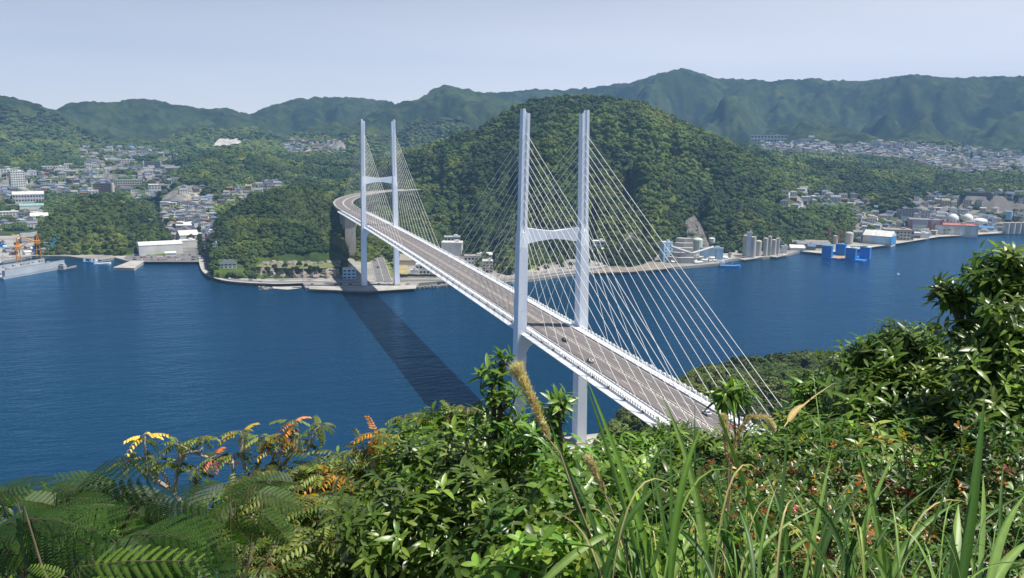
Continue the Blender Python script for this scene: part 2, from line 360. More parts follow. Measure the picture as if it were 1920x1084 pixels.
m_near = mat("undergrowth_ground", (.02, .03, .012), .95, .5, 1.5, spec=.1, bump=.1, c2=(.05, .06, .02))
def farcol(x, y, r):
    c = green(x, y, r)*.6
    m, px, py, rr = town_mask(x, y)
    n = fbm(x/25., y/25., 12, 3)[:, None]
    t = np.where(n > .55, np.array([[.07, .10, .04]]), np.array([[.19, .18, .17]]))
    c = np.where(m[:, None], t, c)
    mead = [([(394,275),(410,260),(450,260),(456,268),(428,274)], (.48, .46, .42)), ([(612,278),(640,262),(655,275),(652,290)], (.20, .17, .14)),
            ([(340,390),(352,362),(378,395),(392,430),(360,432)], (.36, .31, .26)), ([(362,362),(375,360),(402,385),(385,392)], (.45, .40, .34)),
            ([(20,310),(40,298),(75,286),(88,300),(70,308)], (.16, .13, .12)), ([(275,286),(320,284),(350,292),(290,300)], (.10, .14, .05))]
    for poly, cc in mead:
        k = inpoly(px, py, poly) & (rr > 1250) & (rr < 3600)
        c = np.where(k[:, None], np.array([cc]), c)
    return c
CLEAR = [[(1395,258),(1492,262),(1492,280),(1395,278)], [(478,484),(560,474),(642,472),(642,526),(478,526)], [(404,486),(452,486),(462,514),(404,514)], [(232,466),(380,440),(380,497),(232,497)], [(394,275),(410,260),(450,260),(456,268),(428,274)], [(612,278),(640,262),(655,275),(652,290)], [(340,390),(352,362),(378,395),(392,430),(360,432)],
         [(362,362),(375,360),(402,385),(385,392)]]
HW = R_(39)
far_rs = np.concatenate([np.linspace(860, 1700, 300), np.linspace(1705, 3300, 280), np.linspace(3310, 5600, 190)])
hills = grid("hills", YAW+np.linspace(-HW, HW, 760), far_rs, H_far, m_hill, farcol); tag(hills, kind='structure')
nr_rs = np.concatenate([np.geomspace(.3, 60, 90), np.linspace(61, 760, 240)])
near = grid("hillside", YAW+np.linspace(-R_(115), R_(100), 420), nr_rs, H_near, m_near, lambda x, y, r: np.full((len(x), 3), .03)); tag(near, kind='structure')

# ------------------------------------------------------------------ water
m_sea = bpy.data.materials.new("sea_water"); m_sea.use_nodes = True
n = m_sea.node_tree.nodes; l = m_sea.node_tree.links; b = n["Principled BSDF"]
n.remove(b); b = n.new('ShaderNodeBsdfDiffuse'); gls = n.new('ShaderNodeBsdfGlossy'); gls.inputs['Color'].default_value = (.44, .72, 1.0, 1); gls.inputs['Roughness'].default_value = .18
frs = n.new('ShaderNodeFresnel'); frs.inputs[0].default_value = 1.33; mxs = n.new('ShaderNodeMixShader'); l.new(frs.outputs[0], mxs.inputs[0]); l.new(b.outputs[0], mxs.inputs[1]); l.new(gls.outputs[0], mxs.inputs[2]); l.new(mxs.outputs[0], n['Material Output'].inputs['Surface'])
geo = n.new("ShaderNodeNewGeometry")
nb = n.new("ShaderNodeTexNoise"); nb.inputs['Scale'].default_value = .0035; nb.inputs['Detail'].default_value = 4; l.new(geo.outputs['Position'], nb.inputs['Vector'])
mxc = n.new("ShaderNodeMix"); mxc.data_type = 'RGBA'; mxc.inputs[6].default_value = (.003, .026, .066, 1); mxc.inputs[7].default_value = (.005, .042, .095, 1)
l.new(nb.outputs[0], mxc.inputs[0]); l.new(mxc.outputs[2], b.inputs['Color'])
hs = None
for sc_, st, dist in ((.02, (1, 2.2, 1), 2.0), (.11, (1, 2.0, 1), 1.0), (.45, (1, 1.6, 1), .45)):
    mp = n.new("ShaderNodeMapping"); mp.inputs['Scale'].default_value = st; mp.inputs['Rotation'].default_value = (0, 0, .25)
    l.new(geo.outputs['Position'], mp.inputs[0])
    q = n.new("ShaderNodeTexNoise"); q.inputs['Scale'].default_value = sc_; q.inputs['Detail'].default_value = 3; l.new(mp.outputs[0], q.inputs['Vector'])
    mm = n.new("ShaderNodeMath"); mm.operation = 'MULTIPLY'; mm.inputs[1].default_value = dist; l.new(q.outputs[0], mm.inputs[0])
    if hs is None: hs = mm
    else:
        ad = n.new("ShaderNodeMath"); ad.operation = 'ADD'; l.new(hs.outputs[0], ad.inputs[0]); l.new(mm.outputs[0], ad.inputs[1]); hs = ad
bp = n.new("ShaderNodeBump"); bp.inputs['Strength'].default_value = 1; bp.inputs['Distance'].default_value = 1.0
l.new(hs.outputs[0], bp.inputs['Height'])
for q_ in (b, gls, frs): l.new(bp.outputs[0], q_.inputs['Normal'])
sea = MB().add([(-7000, -5000, 0), (9000, -5000, 0), (9000, 9000, 0), (-7000, 9000, 0)], [(0, 1, 2, 3)]).build("sea", m_sea); tag(sea, kind='structure')

# ------------------------------------------------------------------ flat land behind the quays
SHORE = [(-420,440),(-300,446),(-100,447),(20,446),(72,437),(80,431),(70,424),(0,418),(-300,408)]  # inlet notch
shore_px = [(-420,500),(-100,497),(0,495),(60,484),(130,485),(150,488),(190,492),(215,487),(240,494),(271,492),(378,492),(378,510),(390,519),(405,526),(450,533),(500,536),(560,532),(567,534),(573,545),(690,549),(780,543),(786,536),(820,533),(900,534),(960,533),(1000,528),(1060,519),(1100,516),(1200,512),(1245,507),(1270,505),(1350,498),(1365,491),(1395,487),(1430,487),(1480,480),(1500,474),(1540,476),(1620,467),(1700,455),(1760,445),(1800,442),(1925,437),(2200,424),(2500,415)]
pts = [tuple(atz(x, y, 0)[:2]) for x, y in shore_px]
a0 = YAW+R_(47); a1 = YAW-R_(47)
far_pts = [(CAM[0]+2600*math.sin(a0), CAM[1]+2600*math.cos(a0)), (CAM[0]+2600*math.sin(YAW), CAM[1]+2600*math.cos(YAW)), (CAM[0]+2600*math.sin(a1), CAM[1]+2600*math.cos(a1))]
inl = [tuple(atz(x, y, 0)[:2]) for x, y in [(-300,408),(0,418),(70,424),(80,431),(72,437),(20,446),(-100,447),(-420,450)]]
poly = pts+far_pts+inl
m_land = mat("shore_ground", (.22, .21, .19), .95, .35, .02, c2=(.30, .29, .27))
bm = bmesh.new(); tv = [bm.verts.new((x, y, 3.0)) for x, y in poly]; bv = [bm.verts.new((x, y, -4)) for x, y in poly]
from mathutils.geometry import tessellate_polygon
for t_ in tessellate_polygon([[Vector((x, y, 0)) for x, y in poly]]):
    try: bm.faces.new([tv[i] for i in t_])
    except ValueError: pass
for i in range(len(poly)):
    j = (i+1) % len(poly); bm.faces.new((bv[i], bv[j], tv[j], tv[i]))
bmesh.ops.recalc_face_normals(bm, faces=bm.faces)
me = bpy.data.meshes.new("shore_land"); bm.to_mesh(me); bm.free(); me.materials.append(m_land)
land = bpy.data.objects.new("shore_land", me); COL.objects.link(land); tag(land, kind='structure')
nb_ = MB().prism([(-34, 9), (52, 9), (62, 2), (140, -60), (160, -240), (-60, -240), (-60, -60)], -5, 3.0)
tag(nb_.build("near_shore_land", m_conc), kind='structure')

# ------------------------------------------------------------------ forest (uncountable canopy: points with instanced crowns)
m_crown = mat("canopy_leaves", (0, 0, 0), .75, .30, .55, attr=('tint', 'INSTANCER'), spec=.25)
def gn_forest(name, pts, tint, scale, rotz, variants=3, leafy=260, cs=.20, lab=None):
    me = bpy.data.meshes.new(name); me.vertices.add(len(pts)); me.vertices.foreach_set('co', pts.astype(np.float32).ravel())
    at = me.attributes.new('tint', 'FLOAT_COLOR', 'POINT'); c4 = np.ones((len(pts), 4), np.float32); c4[:, :3] = tint; at.data.foreach_set('color', c4.ravel())
    at = me.attributes.new('sc', 'FLOAT_VECTOR', 'POINT'); at.data.foreach_set('vector', scale.astype(np.float32).ravel())
    at = me.attributes.new('rz', 'FLOAT_VECTOR', 'POINT'); at.data.foreach_set('vector', rotz.astype(np.float32).ravel())
    me.materials.append(m_crown)
    o = bpy.data.objects.new(name, me); COL.objects.link(o)
    ng = bpy.data.node_groups.new(name, 'GeometryNodeTree')
    ng.interface.new_socket(name='Geometry', in_out='INPUT', socket_type='NodeSocketGeometry')
    ng.interface.new_socket(name='Geometry', in_out='OUTPUT', socket_type='NodeSocketGeometry')
    N = ng.nodes; L = ng.links; gi = N.new('NodeGroupInput'); go = N.new('NodeGroupOutput')
    j = N.new('GeometryNodeGeometryToInstance')
    for v in range(variants):
        ic = N.new('GeometryNodeMeshIcoSphere'); ic.inputs['Radius'].default_value = 1; ic.inputs['Subdivisions'].default_value = 3
        po = N.new('GeometryNodeInputPosition'); nz = N.new('ShaderNodeTexNoise'); nz.inputs['Scale'].default_value = 1.5; nz.inputs['Detail'].default_value = 2
        of = N.new('ShaderNodeVectorMath'); of.operation = 'ADD'; of.inputs[1].default_value = (v*7.1, v*3.3, v*5.7); L.new(po.outputs[0], of.inputs[0]); L.new(of.outputs[0], nz.inputs['Vector'])
        mr = N.new('ShaderNodeMapRange'); mr.inputs[1].default_value = .3; mr.inputs[2].default_value = .7; mr.inputs[3].default_value = .62; mr.inputs[4].default_value = 1.12; L.new(nz.outputs[0], mr.inputs[0])
        sc = N.new('ShaderNodeVectorMath'); sc.operation = 'SCALE'; L.new(po.outputs[0], sc.inputs[0]); L.new(mr.outputs[0], sc.inputs['Scale'])
        sp = N.new('GeometryNodeSetPosition'); L.new(ic.outputs['Mesh'], sp.inputs['Geometry']); L.new(sc.outputs[0], sp.inputs['Position'])
        parts = [sp.outputs[0]]
        if leafy:
            dp = N.new('GeometryNodeDistributePointsOnFaces'); dp.inputs['Density'].default_value = leafy/9.; dp.inputs['Seed'].default_value = v; L.new(sp.outputs[0], dp.inputs['Mesh'])
            gr = N.new('GeometryNodeMeshGrid'); gr.inputs['Size X'].default_value = cs*1.5; gr.inputs['Size Y'].default_value = cs; gr.inputs['Vertices X'].default_value = 2; gr.inputs['Vertices Y'].default_value = 2
            rv = N.new('FunctionNodeRandomValue'); rv.data_type = 'FLOAT_VECTOR'; rv.inputs[0].default_value = (-.9, -.9, 0); rv.inputs[1].default_value = (.9, .9, 6.28); rv.inputs['Seed'].default_value = v+3
            ip = N.new('GeometryNodeInstanceOnPoints'); L.new(dp.outputs['Points'], ip.inputs['Points']); L.new(gr.outputs['Mesh'], ip.inputs['Instance']); L.new(rv.outputs[0], ip.inputs['Rotation'])
            ri = N.new('GeometryNodeRealizeInstances'); L.new(ip.outputs[0], ri.inputs[0]); parts.append(ri.outputs[0])
        jj = N.new('GeometryNodeJoinGeometry')
        for p_ in parts: L.new(p_, jj.inputs[0])
        sm = N.new('GeometryNodeSetMaterial'); sm.inputs['Material'].default_value = m_crown; L.new(jj.outputs[0], sm.inputs[0])
        g2 = N.new('GeometryNodeGeometryToInstance'); L.new(sm.outputs[0], g2.inputs[0])
        if v == 0: col_ = N.new('GeometryNodeJoinGeometry')
        L.new(g2.outputs[0], col_.inputs[0])
    N.remove(j)
    ip = N.new('GeometryNodeInstanceOnPoints'); L.new(gi.outputs[0], ip.inputs['Points']); L.new(col_.outputs[0], ip.inputs['Instance'])
    ip.inputs['Pick Instance'].default_value = True
    for nm, so_ in (('sc', 'Scale'), ('rz', 'Rotation')):
        na = N.new('GeometryNodeInputNamedAttribute'); na.data_type = 'FLOAT_VECTOR'; na.inputs['Name'].default_value = nm
        L.new(na.outputs[0], ip.inputs[so_])
    L.new(ip.outputs[0], go.inputs[0])
    md = o.modifiers.new('canopy', 'NODES'); md.node_group = ng
    return o
def forest(name, azr, rr, Hf, spacing, size, zmin=5, leafy=220, cs=.22, skiptown=True, hmin=None, jig=.28, extra=None, label=None, cat='forest'):
    """jittered points on rings with spacing growing with distance"""
    P = []
    r = rr[0]
    while r < rr[1]:
        s = spacing(r); nn = int((azr[1]-azr[0])*r/s); a = azr[0]+(np.arange(nn)+RNG.random(nn))*s/r
        q = r+(RNG.random(nn)-.5)*s; P.append(np.stack([CAM[0]+q*np.sin(a), CAM[1]+q*np.cos(a)], -1)); r += s
    P = np.concatenate(P); x, y = P[:, 0], P[:, 1]; z = Hf(x, y); keep = z > zmin
    x, y, z = x[keep], y[keep], z[keep]; _, r = polar(x, y)
    m, px, py, _ = town_mask(x, y)
    n = fbm(x/35., y/35., 21, 3)
    keep = (~m | (n > .59)) if skiptown else np.ones(len(x), bool)
    if Hf is H_far:
        for c in CLEAR: keep &= ~inpoly(px, py, c)
        keep &= (px > -140) & (px < 2060)
    if extra is not None: keep &= extra(x, y, z, px, py, r)
    # leave out what lies behind a crest (never visible)
    x, y, z, r = x[keep], y[keep], z[keep], r[keep]
    S = size(r)*(1+jig*RNG.standard_normal(len(x)).clip(-1.6, 2)); hgt = np.where(r > 2600, .42, .62)+.35*RNG.random(len(x))
    tint = green(x, y, r)*(.84+.32*RNG.random(len(x)))[:, None]
    tint *= (1+.05*RNG.standard_normal((len(x), 3)))
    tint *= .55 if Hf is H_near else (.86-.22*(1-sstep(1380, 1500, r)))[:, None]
    sp_ = (RNG.random(len(x)) < .006) & (r < 2000); tint[sp_] = np.array([.20, .21, .08])*(.7+.5*RNG.random(sp_.sum()))[:, None]
    pts = np.stack([x, y, z+S*.30], -1); sc = np.stack([S, S, S*hgt], -1)
    rot = np.stack([RNG.random(len(x))*.3, RNG.random(len(x))*.3, RNG.random(len(x))*6.28], -1)
    o = gn_forest(name, pts, np.clip(tint, .008, .6), sc, rot, leafy=leafy, cs=cs)
    tag(o, label, cat, kind='stuff'); print(name, len(x)); return o
# ------------------------------------------------------------------ forests
gH = 'wooded slopes'
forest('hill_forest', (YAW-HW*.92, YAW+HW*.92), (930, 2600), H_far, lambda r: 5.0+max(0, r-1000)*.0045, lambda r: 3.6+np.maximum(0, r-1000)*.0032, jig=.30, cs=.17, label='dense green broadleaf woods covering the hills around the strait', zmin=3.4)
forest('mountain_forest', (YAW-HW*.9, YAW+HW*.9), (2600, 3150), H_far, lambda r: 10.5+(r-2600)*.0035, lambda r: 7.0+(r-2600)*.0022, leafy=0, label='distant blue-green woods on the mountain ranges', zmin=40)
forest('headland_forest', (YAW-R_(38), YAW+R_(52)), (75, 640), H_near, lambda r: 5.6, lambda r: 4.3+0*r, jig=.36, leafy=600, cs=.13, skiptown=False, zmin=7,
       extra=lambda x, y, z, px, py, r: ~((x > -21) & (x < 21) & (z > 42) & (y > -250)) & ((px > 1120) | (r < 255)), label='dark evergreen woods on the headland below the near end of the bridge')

# ------------------------------------------------------------------ the bridge
def dz(Y): return 65.4-1.75e-5*(Y-270.)**2
Y0, Y1 = -232., 684.
YS = list(np.arange(Y0, Y1+.1, 12.))
def sweep(mb, prof, ys=YS, m=0, closed=True, zf=dz, xo=lambda y: 0.):
    n = len(prof); vs = []
    for y in ys:
        for px_, pz_ in prof: vs.append((px_+xo(y), y, zf(y)+pz_))
    fs = []
    for i in range(len(ys)-1):
        for j in range(n if closed else n-1):
            k = (j+1) % n; fs.append((i*n+j, i*n+k, (i+1)*n+k, (i+1)*n+j))
    if closed: fs += [tuple(range(n-1, -1, -1)), tuple(range((len(ys)-1)*n, len(ys)*n))]
    return mb.add(vs, fs, m)
BR = empty("cable_stayed_bridge", (0, 0, 3))
tag(BR, "long white cable-stayed bridge with two H-shaped towers crossing the blue strait", "bridge")
BR.location = (0, 0, 0)
# girder with wind fairings
g = sweep(MB(), [(-14.3, -.22), (-16.7, -1.45), (-16.6, -1.75), (-10, -3.6), (10, -3.6), (16.6, -1.75), (16.7, -1.45), (14.3, -.22)])
gird = g.build("deck_girder", m_white, BR)
sweep(MB(), [(-9.9, 0), (9.9, 0), (9.9, -.2), (-9.9, -.2)]).build("road_surface", m_asph, BR)
for s in (-1, 1):
    sweep(MB(), [(s*10.4, .10), (s*14.2, .10), (s*14.2, -.24), (s*10.4, -.24)]).build("footway", m_conc if False else m_white, BR)
    sweep(MB(), [(s*9.9, .55), (s*10.35, .55), (s*10.35, -.24), (s*9.9, -.24)]).build("kerb_barrier", m_white, BR)
    # traffic rail between road and footway
    mb = MB(); 
    for k in (0.95, 1.25): sweep(mb, [(s*10.05, k), (s*10.17, k), (s*10.17, k+.1), (s*10.05, k+.1)])
    for y in np.arange(Y0+1, Y1, 3.): mb.box((s*10.11, y, dz(y)+.85), (.14, .16, .8))
    mb.build("traffic_rail", m_rail if s < 0 else m_white, BR)
    mb = MB()
    for k in (.45, .8, 1.15): sweep(mb, [(s*14.1, k), (s*14.2, k), (s*14.2, k+.07), (s*14.1, k+.07)])
    for y in np.arange(Y0+1, Y1, 2.): mb.box((s*14.15, y, dz(y)+.65), (.14, .26 if s < 0 else .14, 1.15))
    if s > 0:
        for y in np.arange(Y0+2, Y1, 4.): mb.box((s*14.6, y, dz(y)+.5), (.5, 1.1, 1.3))
    else:
        for y in np.arange(Y0+2, Y1, 14.6): mb.box((s*14.45, y, dz(y)+.1), (.35, 1.0, .7))
    mb.build("parapet_railing", m_rail if s < 0 else m_white, BR)
sweep(MB(), [(-.55, .02), (.55, .02), (.55, .004), (-.55, .004)]).build("median", m_cream, BR)
mb = MB(); sweep(mb, [(-.72, .75), (-.56, .75), (-.56, .6), (-.72, .6)])
for y in np.arange(Y0+1, Y1, 3.): mb.box((-.64, y, dz(y)+.33), (.12, .14, .62))
mb.build("median_barrier", m_rail, BR)
mb = MB()
for x in (-9.2, -1.1, 1.1, 9.2): sweep(mb, [(x-.09, .004), (x+.09, .004), (x+.09, -.05), (x-.09, -.05)])
for x in (-5.1, 5.1):
    y = Y0
    while y < Y1-6:
        sweep(mb, [(x-.09, .004), (x+.09, .004), (x+.09, -.05), (x-.09, -.05)], [y, y+6.]); y += 15.
mb.build("lane_marking", m_mark, BR)
MB().box((0, Y0-3, dz(Y0)-8), (30, 8, 15.2)).build('abutment', m_conc, BR)
# towers
def leg_x(s, z): return s*np.interp(z, [3, 112, 170], [16.7, 15.8, 15.0])
def tower(Y):
    out = []
    for s in (-1, 1):
        vs = []; fs = []
        rows = [(3, 2.6, 3.6), (60, 2.3, 3.35), (105, 2.15, 3.2), (112, 1.95, 2.6), (115.5, 1.85, 2.35), (170, 1.75, 2.2)]
        # cross-section with a recessed slot in the two faces the cables enter
        for z, a, b in rows:
            cx = leg_x(s, z); k = 1.0 if z > 112.5 else .0; sl = a*.30
            ring = [(-a, -b), (-sl, -b), (-sl, -b+k), (sl, -b+k), (sl, -b), (a, -b), (a, b), (sl, b), (sl, b-k), (-sl, b-k), (-sl, b), (-a, b)]
            for x, y in ring:
                zz = z
                if z == 170: zz = z - (.9 if s*x < 0 else 0)*2.2*(1-abs(x+s*a)/(2*a)*0) - 0 if s*x < 0 else z
                vs.append((cx+x, Y+y, zz))
        n = 12
        for i in range(len(rows)-1):
            for j in range(n): fs.append((i*n+j, i*n+(j+1) % n, (i+1)*n+(j+1) % n, (i+1)*n+j))
        fs += [tuple(range(n-1, -1, -1)), tuple(range((len(rows)-1)*n, len(rows)*n))]
        mb = MB().add(vs, fs); lg = mb.build("tower_leg", m_tower, BR)
        # anchor boxes in the slots
        for k in range(13):
            z = 159-3.95*k
            for t in (-1, 1): MB().box((leg_x(s, z), Y+t*(1.52), z-.5), (.7, .5, 1.3)).build("anchor_box", m_white, lg)
        mb = MB()
        for q in (-1.2, 0, 1.2): mb.cyl((leg_x(s, 170)+q*.9, Y-1.6, 167.7), (leg_x(s, 170)+q*.9, Y-1.6, 171.0), .05, .05, 5)
        mb.cyl((leg_x(s, 170)+s*.9, Y+1.5, 168), (leg_x(s, 170)+s*.9, Y+1.5, 174.5), .07, .03, 5)
        mb.build("mast", m_rail, lg)
        # pedestal
        mb = MB().box((leg_x(s, 3), Y, 3.6), (6.4, 8.6, 1.3)); mb.box((leg_x(s, 3), Y, 4.6), (5.6, 7.6, 1.0), top=(.9, .9)); mb.build("pedestal", m_conc, BR)
    # upper cross beam, deeper at the legs, dipping at mid-span
    xs = np.linspace(-14.0, 14.0, 13); vs = []
    for x in xs:
        q = abs(x)/14.; zt = 112.3+1.9*q**1.2; zb = 108.4-.3-1.6*q**1.6+(.9 if q < .99 else .9)*(1-q)*0.5
        for yy, zz in ((-1.9, zt), (1.9, zt), (1.9, zb), (-1.9, zb)): vs.append((x, Y+yy, zz))
    fs = [(i*4+j, i*4+(j+1) % 4, i*4+4+(j+1) % 4, i*4+4+j) for i in range(12) for j in range(4)]+[(3, 2, 1, 0), (48, 49, 50, 51)]
    cb = MB().add(vs, fs).build("cross_beam", m_tower, BR)
    for yy in (-1.8, 1.8):
        mb = MB()
        for i in range(28):
            x = -13.3+26.6*i/27; q = abs(x)/14; z = 112.3+1.9*q**1.2; mb.box((x, Y+yy, z+.5), (.08, .08, 1.1))
        mb.tube([(x, Y+yy, 113.35+1.9*(abs(x)/14)**1.2) for x in xs], [.05]*13, 4)
        mb.build("beam_handrail", m_rail, cb)
    # lower beam under the deck with curved haunches
    vs = []
    for x in xs:
        q = abs(x)/14.; zt = dz(Y)-3.7; zb = zt-2.6-5.5*q**6
        for yy, zz in ((-2.2, zt), (2.2, zt), (2.2, zb), (-2.2, zb)): vs.append((x, Y+yy, zz))
    MB().add(vs, fs).build("deck_beam", m_tower, BR)
tower(0.); tower(480.)
# stay cables
side = [190, 182, 173, 162.5, 152, 141, 128.5, 114, 98, 81, 66, 51, 36]
main = [193-14.9*k for k in range(13)]; main[12] = 17
rest = MB(); nc = 0
def cable(Yt, off, k, s, mb=None):
    z = 159-3.95*k; sg = 1 if off > 0 else -1
    p0 = Vector((leg_x(s, z), Yt+sg*1.8, z)); p1 = Vector((s*14.55, Yt+off, dz(Yt+off)+.3))
    n_ = 6; pts = []; Ln = (p1-p0).length
    for i in range(n_+1):
        t = i/n_; p = p0.lerp(p1, t); p.z -= 4*t*(1-t)*Ln*Ln*1.6e-5; pts.append(p)
    r = .115 if k < 9 else .095
    if mb is not None: mb.tube(pts, [r]*(n_+1), 6); return
    b_ = MB().tube(pts, [r]*(n_+1), 6); b_.cyl(pts[-1], pts[-1].lerp(pts[-2], .12), .24, .20, 6)
    b_.build("stay_cable", m_cable, BR, smooth=True)
for s in (-1, 1):
    for k in range(13):
        cable(0, -side[k], k, s); cable(0, main[k], k, s); cable(480, -main[k], k, s)
        if k < 11: cable(480, side[k], k, s)
        else: cable(480, side[k], k, s, rest)
tag(rest.build("stay_cable", m_cable, BR), kind='stuff')

# ------------------------------------------------------------------ approach viaduct beyond the far side span
ctr = [(0, 684), (0, 720), (3, 770), (10, 815), (22, 860), (38, 900), (60, 945), (90, 985), (125, 1015), (170, 1040)]
def smooth_line(pts, n):
    P = [Vector((*p, 0)) for p in pts]; out = []
    for i in range(len(P)-1):
        a = P[max(i-1, 0)]; b_ = P[i]; c = P[i+1]; d = P[min(i+2, len(P)-1)]
        for k in range(n):
            t = k/n; out.append(.5*((2*b_)+(c-a)*t+(2*a-5*b_+4*c-d)*t*t+(3*b_-a-3*c+d)*t**3))
    out.append(P[-1]); return [(p.x, p.y) for p in out]
def ribbon(mb, line, prof, z, m=0, closed=True):
    """sweep a profile [(offset, dz)] along a plan line"""
    n = len(prof); vs = []; zs = z if callable(z) else (lambda i: z)
    for i, (x, y) in enumerate(line):
        a = line[max(i-1, 0)]; b_ = line[min(i+1, len(line)-1)]; tx, ty = b_[0]-a[0], b_[1]-a[1]; q = math.hypot(tx, ty); nx, ny = ty/q, -tx/q
        for o, h in prof: vs.append((x+nx*o, y+ny*o, zs(i)+h))
    fs = [(i*n+j, i*n+(j+1) % n, (i+1)*n+(j+1) % n, (i+1)*n+j) for i in range(len(line)-1) for j in range(n if closed else n-1)]
    if closed: fs += [tuple(range(n-1, -1, -1)), tuple(range((len(line)-1)*n, len(line)*n))]
    return mb.add(vs, fs, m)
vl = smooth_line(ctr, 6); vz = lambda i: 62.4+.9*min(i, 30)/30
VI = empty("approach_viaduct", (0, 684, 3)); VI.location = (0, 0, 0)
tag(VI, "curving concrete approach viaduct on tall piers at the far end of the bridge", "viaduct")
ribbon(MB(), vl, [(-13.2, -.1), (-12, -2.8), (12, -2.8), (13.2, -.1)], vz).build("viaduct_deck", m_conc, VI)
ribbon(MB(), vl, [(-11.4, 0), (11.4, 0), (11.4, -.08), (-11.4, -.08)], vz).build("road_surface", m_asph, VI)
for s in (-1, 1): ribbon(MB(), vl, [(s*11.4, 1.0), (s*12.9, 1.0), (s*13.1, -.1), (s*11.4, -.1)], vz).build("parapet", m_conc, VI)
mb = MB()
for o in (-10.4, -1.0, 1.0, 10.4): ribbon(mb, vl, [(o-.12, .01), (o+.12, .01), (o+.12, -.03), (o-.12, -.03)], vz)
for o in (-5.6, 5.6):
    for i in range(0, len(vl)-2, 2): ribbon(mb, vl[i:i+2], [(o-.12, .01), (o+.12, .01), (o+.12, -.03), (o-.12, -.03)], 62.4+.9*min(i, 30)/30)
mb.build("lane_marking", m_mark, VI)
ribbon(MB(), vl, [(-.8, .5), (.8, .5), (.8, .01), (-.8, .01)], vz).build("median_barrier", m_cream, VI)
for x, y, a in ((-0, 690, 0), (0, 735, .03), (5, 785, .15), (14, 830, .25), (30, 880, .38)):
    g0 = float(H_far(np.array([x*1.]), np.array([y*1.]))[0]); g0 = max(g0, 2)-2
    b_ = MB().box((x, y, (g0+59.6)/2), (13, 5, 59.6-g0), -a); b_.box((x, y, 58.6), (20, 5.6, 2.2), -a)
    for q in (-3.2, 3.2): b_.box((x+q, y-2.53, (g0+57)/2), (2.4, .12, 54-g0), -a)
    b_.build("pier", m_conc, VI)

# ------------------------------------------------------------------ vehicles
m_carW = mat("car_paint_white", (.75, .75, .76), .3, .02, 1); m_carK = mat("car_paint_black", (.02, .02, .022), .3, .02, 1); m_carS = mat("car_paint_silver", (.42, .43, .45), .3, .02, 1, metal=.4)
m_carB = mat("car_paint_blue", (.05, .12, .35), .3, .02, 1); m_carR = mat("car_paint_red", (.40, .04, .03), .3, .02, 1)
m_tyre = mat("tyre_rubber", (.02, .02, .02), .9, .1, 1); m_lampR = mat("tail_lamp_glass", (.4, .02, .02), .3, .02, 1)
def car_mesh():
    b_ = MB(); P = [(-2.2, .35), (-2.25, .75), (-2.1, .95), (-1.2, 1.0), (-.6, 1.45), (.9, 1.48), (1.7, 1.02), (2.15, .92), (2.2, .35)]
    n_ = len(P); vs = [(-.84 if z < 1.2 else -.66, y, z) for y, z in P]+[(.84 if z < 1.2 else .66, y, z) for y, z in P]
    fs = [(i, (i+1) % n_, n_+(i+1) % n_, n_+i) for i in range(n_)]+[tuple(range(n_-1, -1, -1)), tuple(range(n_, 2*n_))]
    return b_.add(vs, fs)
def make_car(paint, label, loc, rz, group=None):
    r = empty("car", loc, rz); tag(r, label, "car", group)
    car_mesh().build("body", paint, r)
    g_ = MB()
    g_.add([(-.6, -.63, 1.42), (.6, -.63, 1.42), (.72, -1.18, 1.04), (-.72, -1.18, 1.04)], [(0, 1, 2, 3)]); g_.build("windscreen", m_dark, r).location = (0, -.02, .02)
    g_ = MB(); g_.add([(-.6, .94, 1.45), (.6, .94, 1.45), (.72, 1.66, 1.05), (-.72, 1.66, 1.05)], [(0, 1, 2, 3)]); g_.build("rear_window", m_dark, r).location = (0, .02, .02)
    for s in (-1, 1):
        g_ = MB(); g_.add([(s*.80, -1.0, 1.02), (s*.69, -.55, 1.38), (s*.69, .85, 1.40), (s*.80, 1.4, 1.04)], [(0, 1, 2, 3)]); o_ = g_.build("side_window", m_dark, r); o_.location = (s*.02, 0, 0)
        g_ = MB(); g_.box((s*.65, 2.17, .78), (.3, .08, .16)); g_.build("tail_lamp", m_lampR, r)
        for y in (-1.35, 1.35): MB().cyl((s*.86, y, .32), (s*.66, y, .32), .32, .32, 12).build("wheel", m_tyre, r)
    return r
def onroad(px, py, lane):
    P = atz(px, py, 65); y = P[1]; P = atz(px, py, dz(y)+.7); return (P[0], P[1], dz(P[1])+.005)
CK = make_car(m_carK, "black car on the bridge deck just past the near tower", onroad(1059, 637, 0), 0)
CS = make_car(m_carS, "silver car on the bridge deck between the black car and the white car", onroad(1107, 676, 0), 0)
CW = make_car(m_carW, "white car on the bridge deck near its closest end", onroad(1325, 774, 0), math.pi)

# ------------------------------------------------------------------ generic buildings
WALLS = {'white': (.74, .74, .72), 'cream': (.62, .57, .46), 'grey': (.42, .42, .43), 'brown': (.20, .15, .12), 'blue': (.30, .50, .68), 'pale': (.60, .62, .66), 'beige': (.50, .45, .37), 'pink': (.55, .38, .34), 'dkgrey': (.16, .17, .19), 'ltblue': (.42, .62, .78), 'sblue': (.05, .28, .62), 'shadeblue': (.25, .30, .42)}
m_wall = {k: mat("wall_"+k, c, .85, .12, .12) for k, c in WALLS.items()}
ROOFS = {'dark': (.09, .10, .12), 'greyr': (.22, .23, .25), 'blueg': (.12, .17, .26), 'rust': (.20, .12, .09), 'whiter': (.66, .66, .64), 'tan': (.30, .27, .22), 'teal': (.22, .42, .38), 'redr': (.42, .16, .15), 'bluer': (.08, .24, .52)}
m_roof = {k: mat("roof_"+k, c, .8, .18, .2) for k, c in ROOFS.items()}
m_orange = mat("orange_steel", (.70, .27, .03), .5, .08, .3); m_steel = mat("grey_steel", (.36, .37, .39), .5, .15, .2)
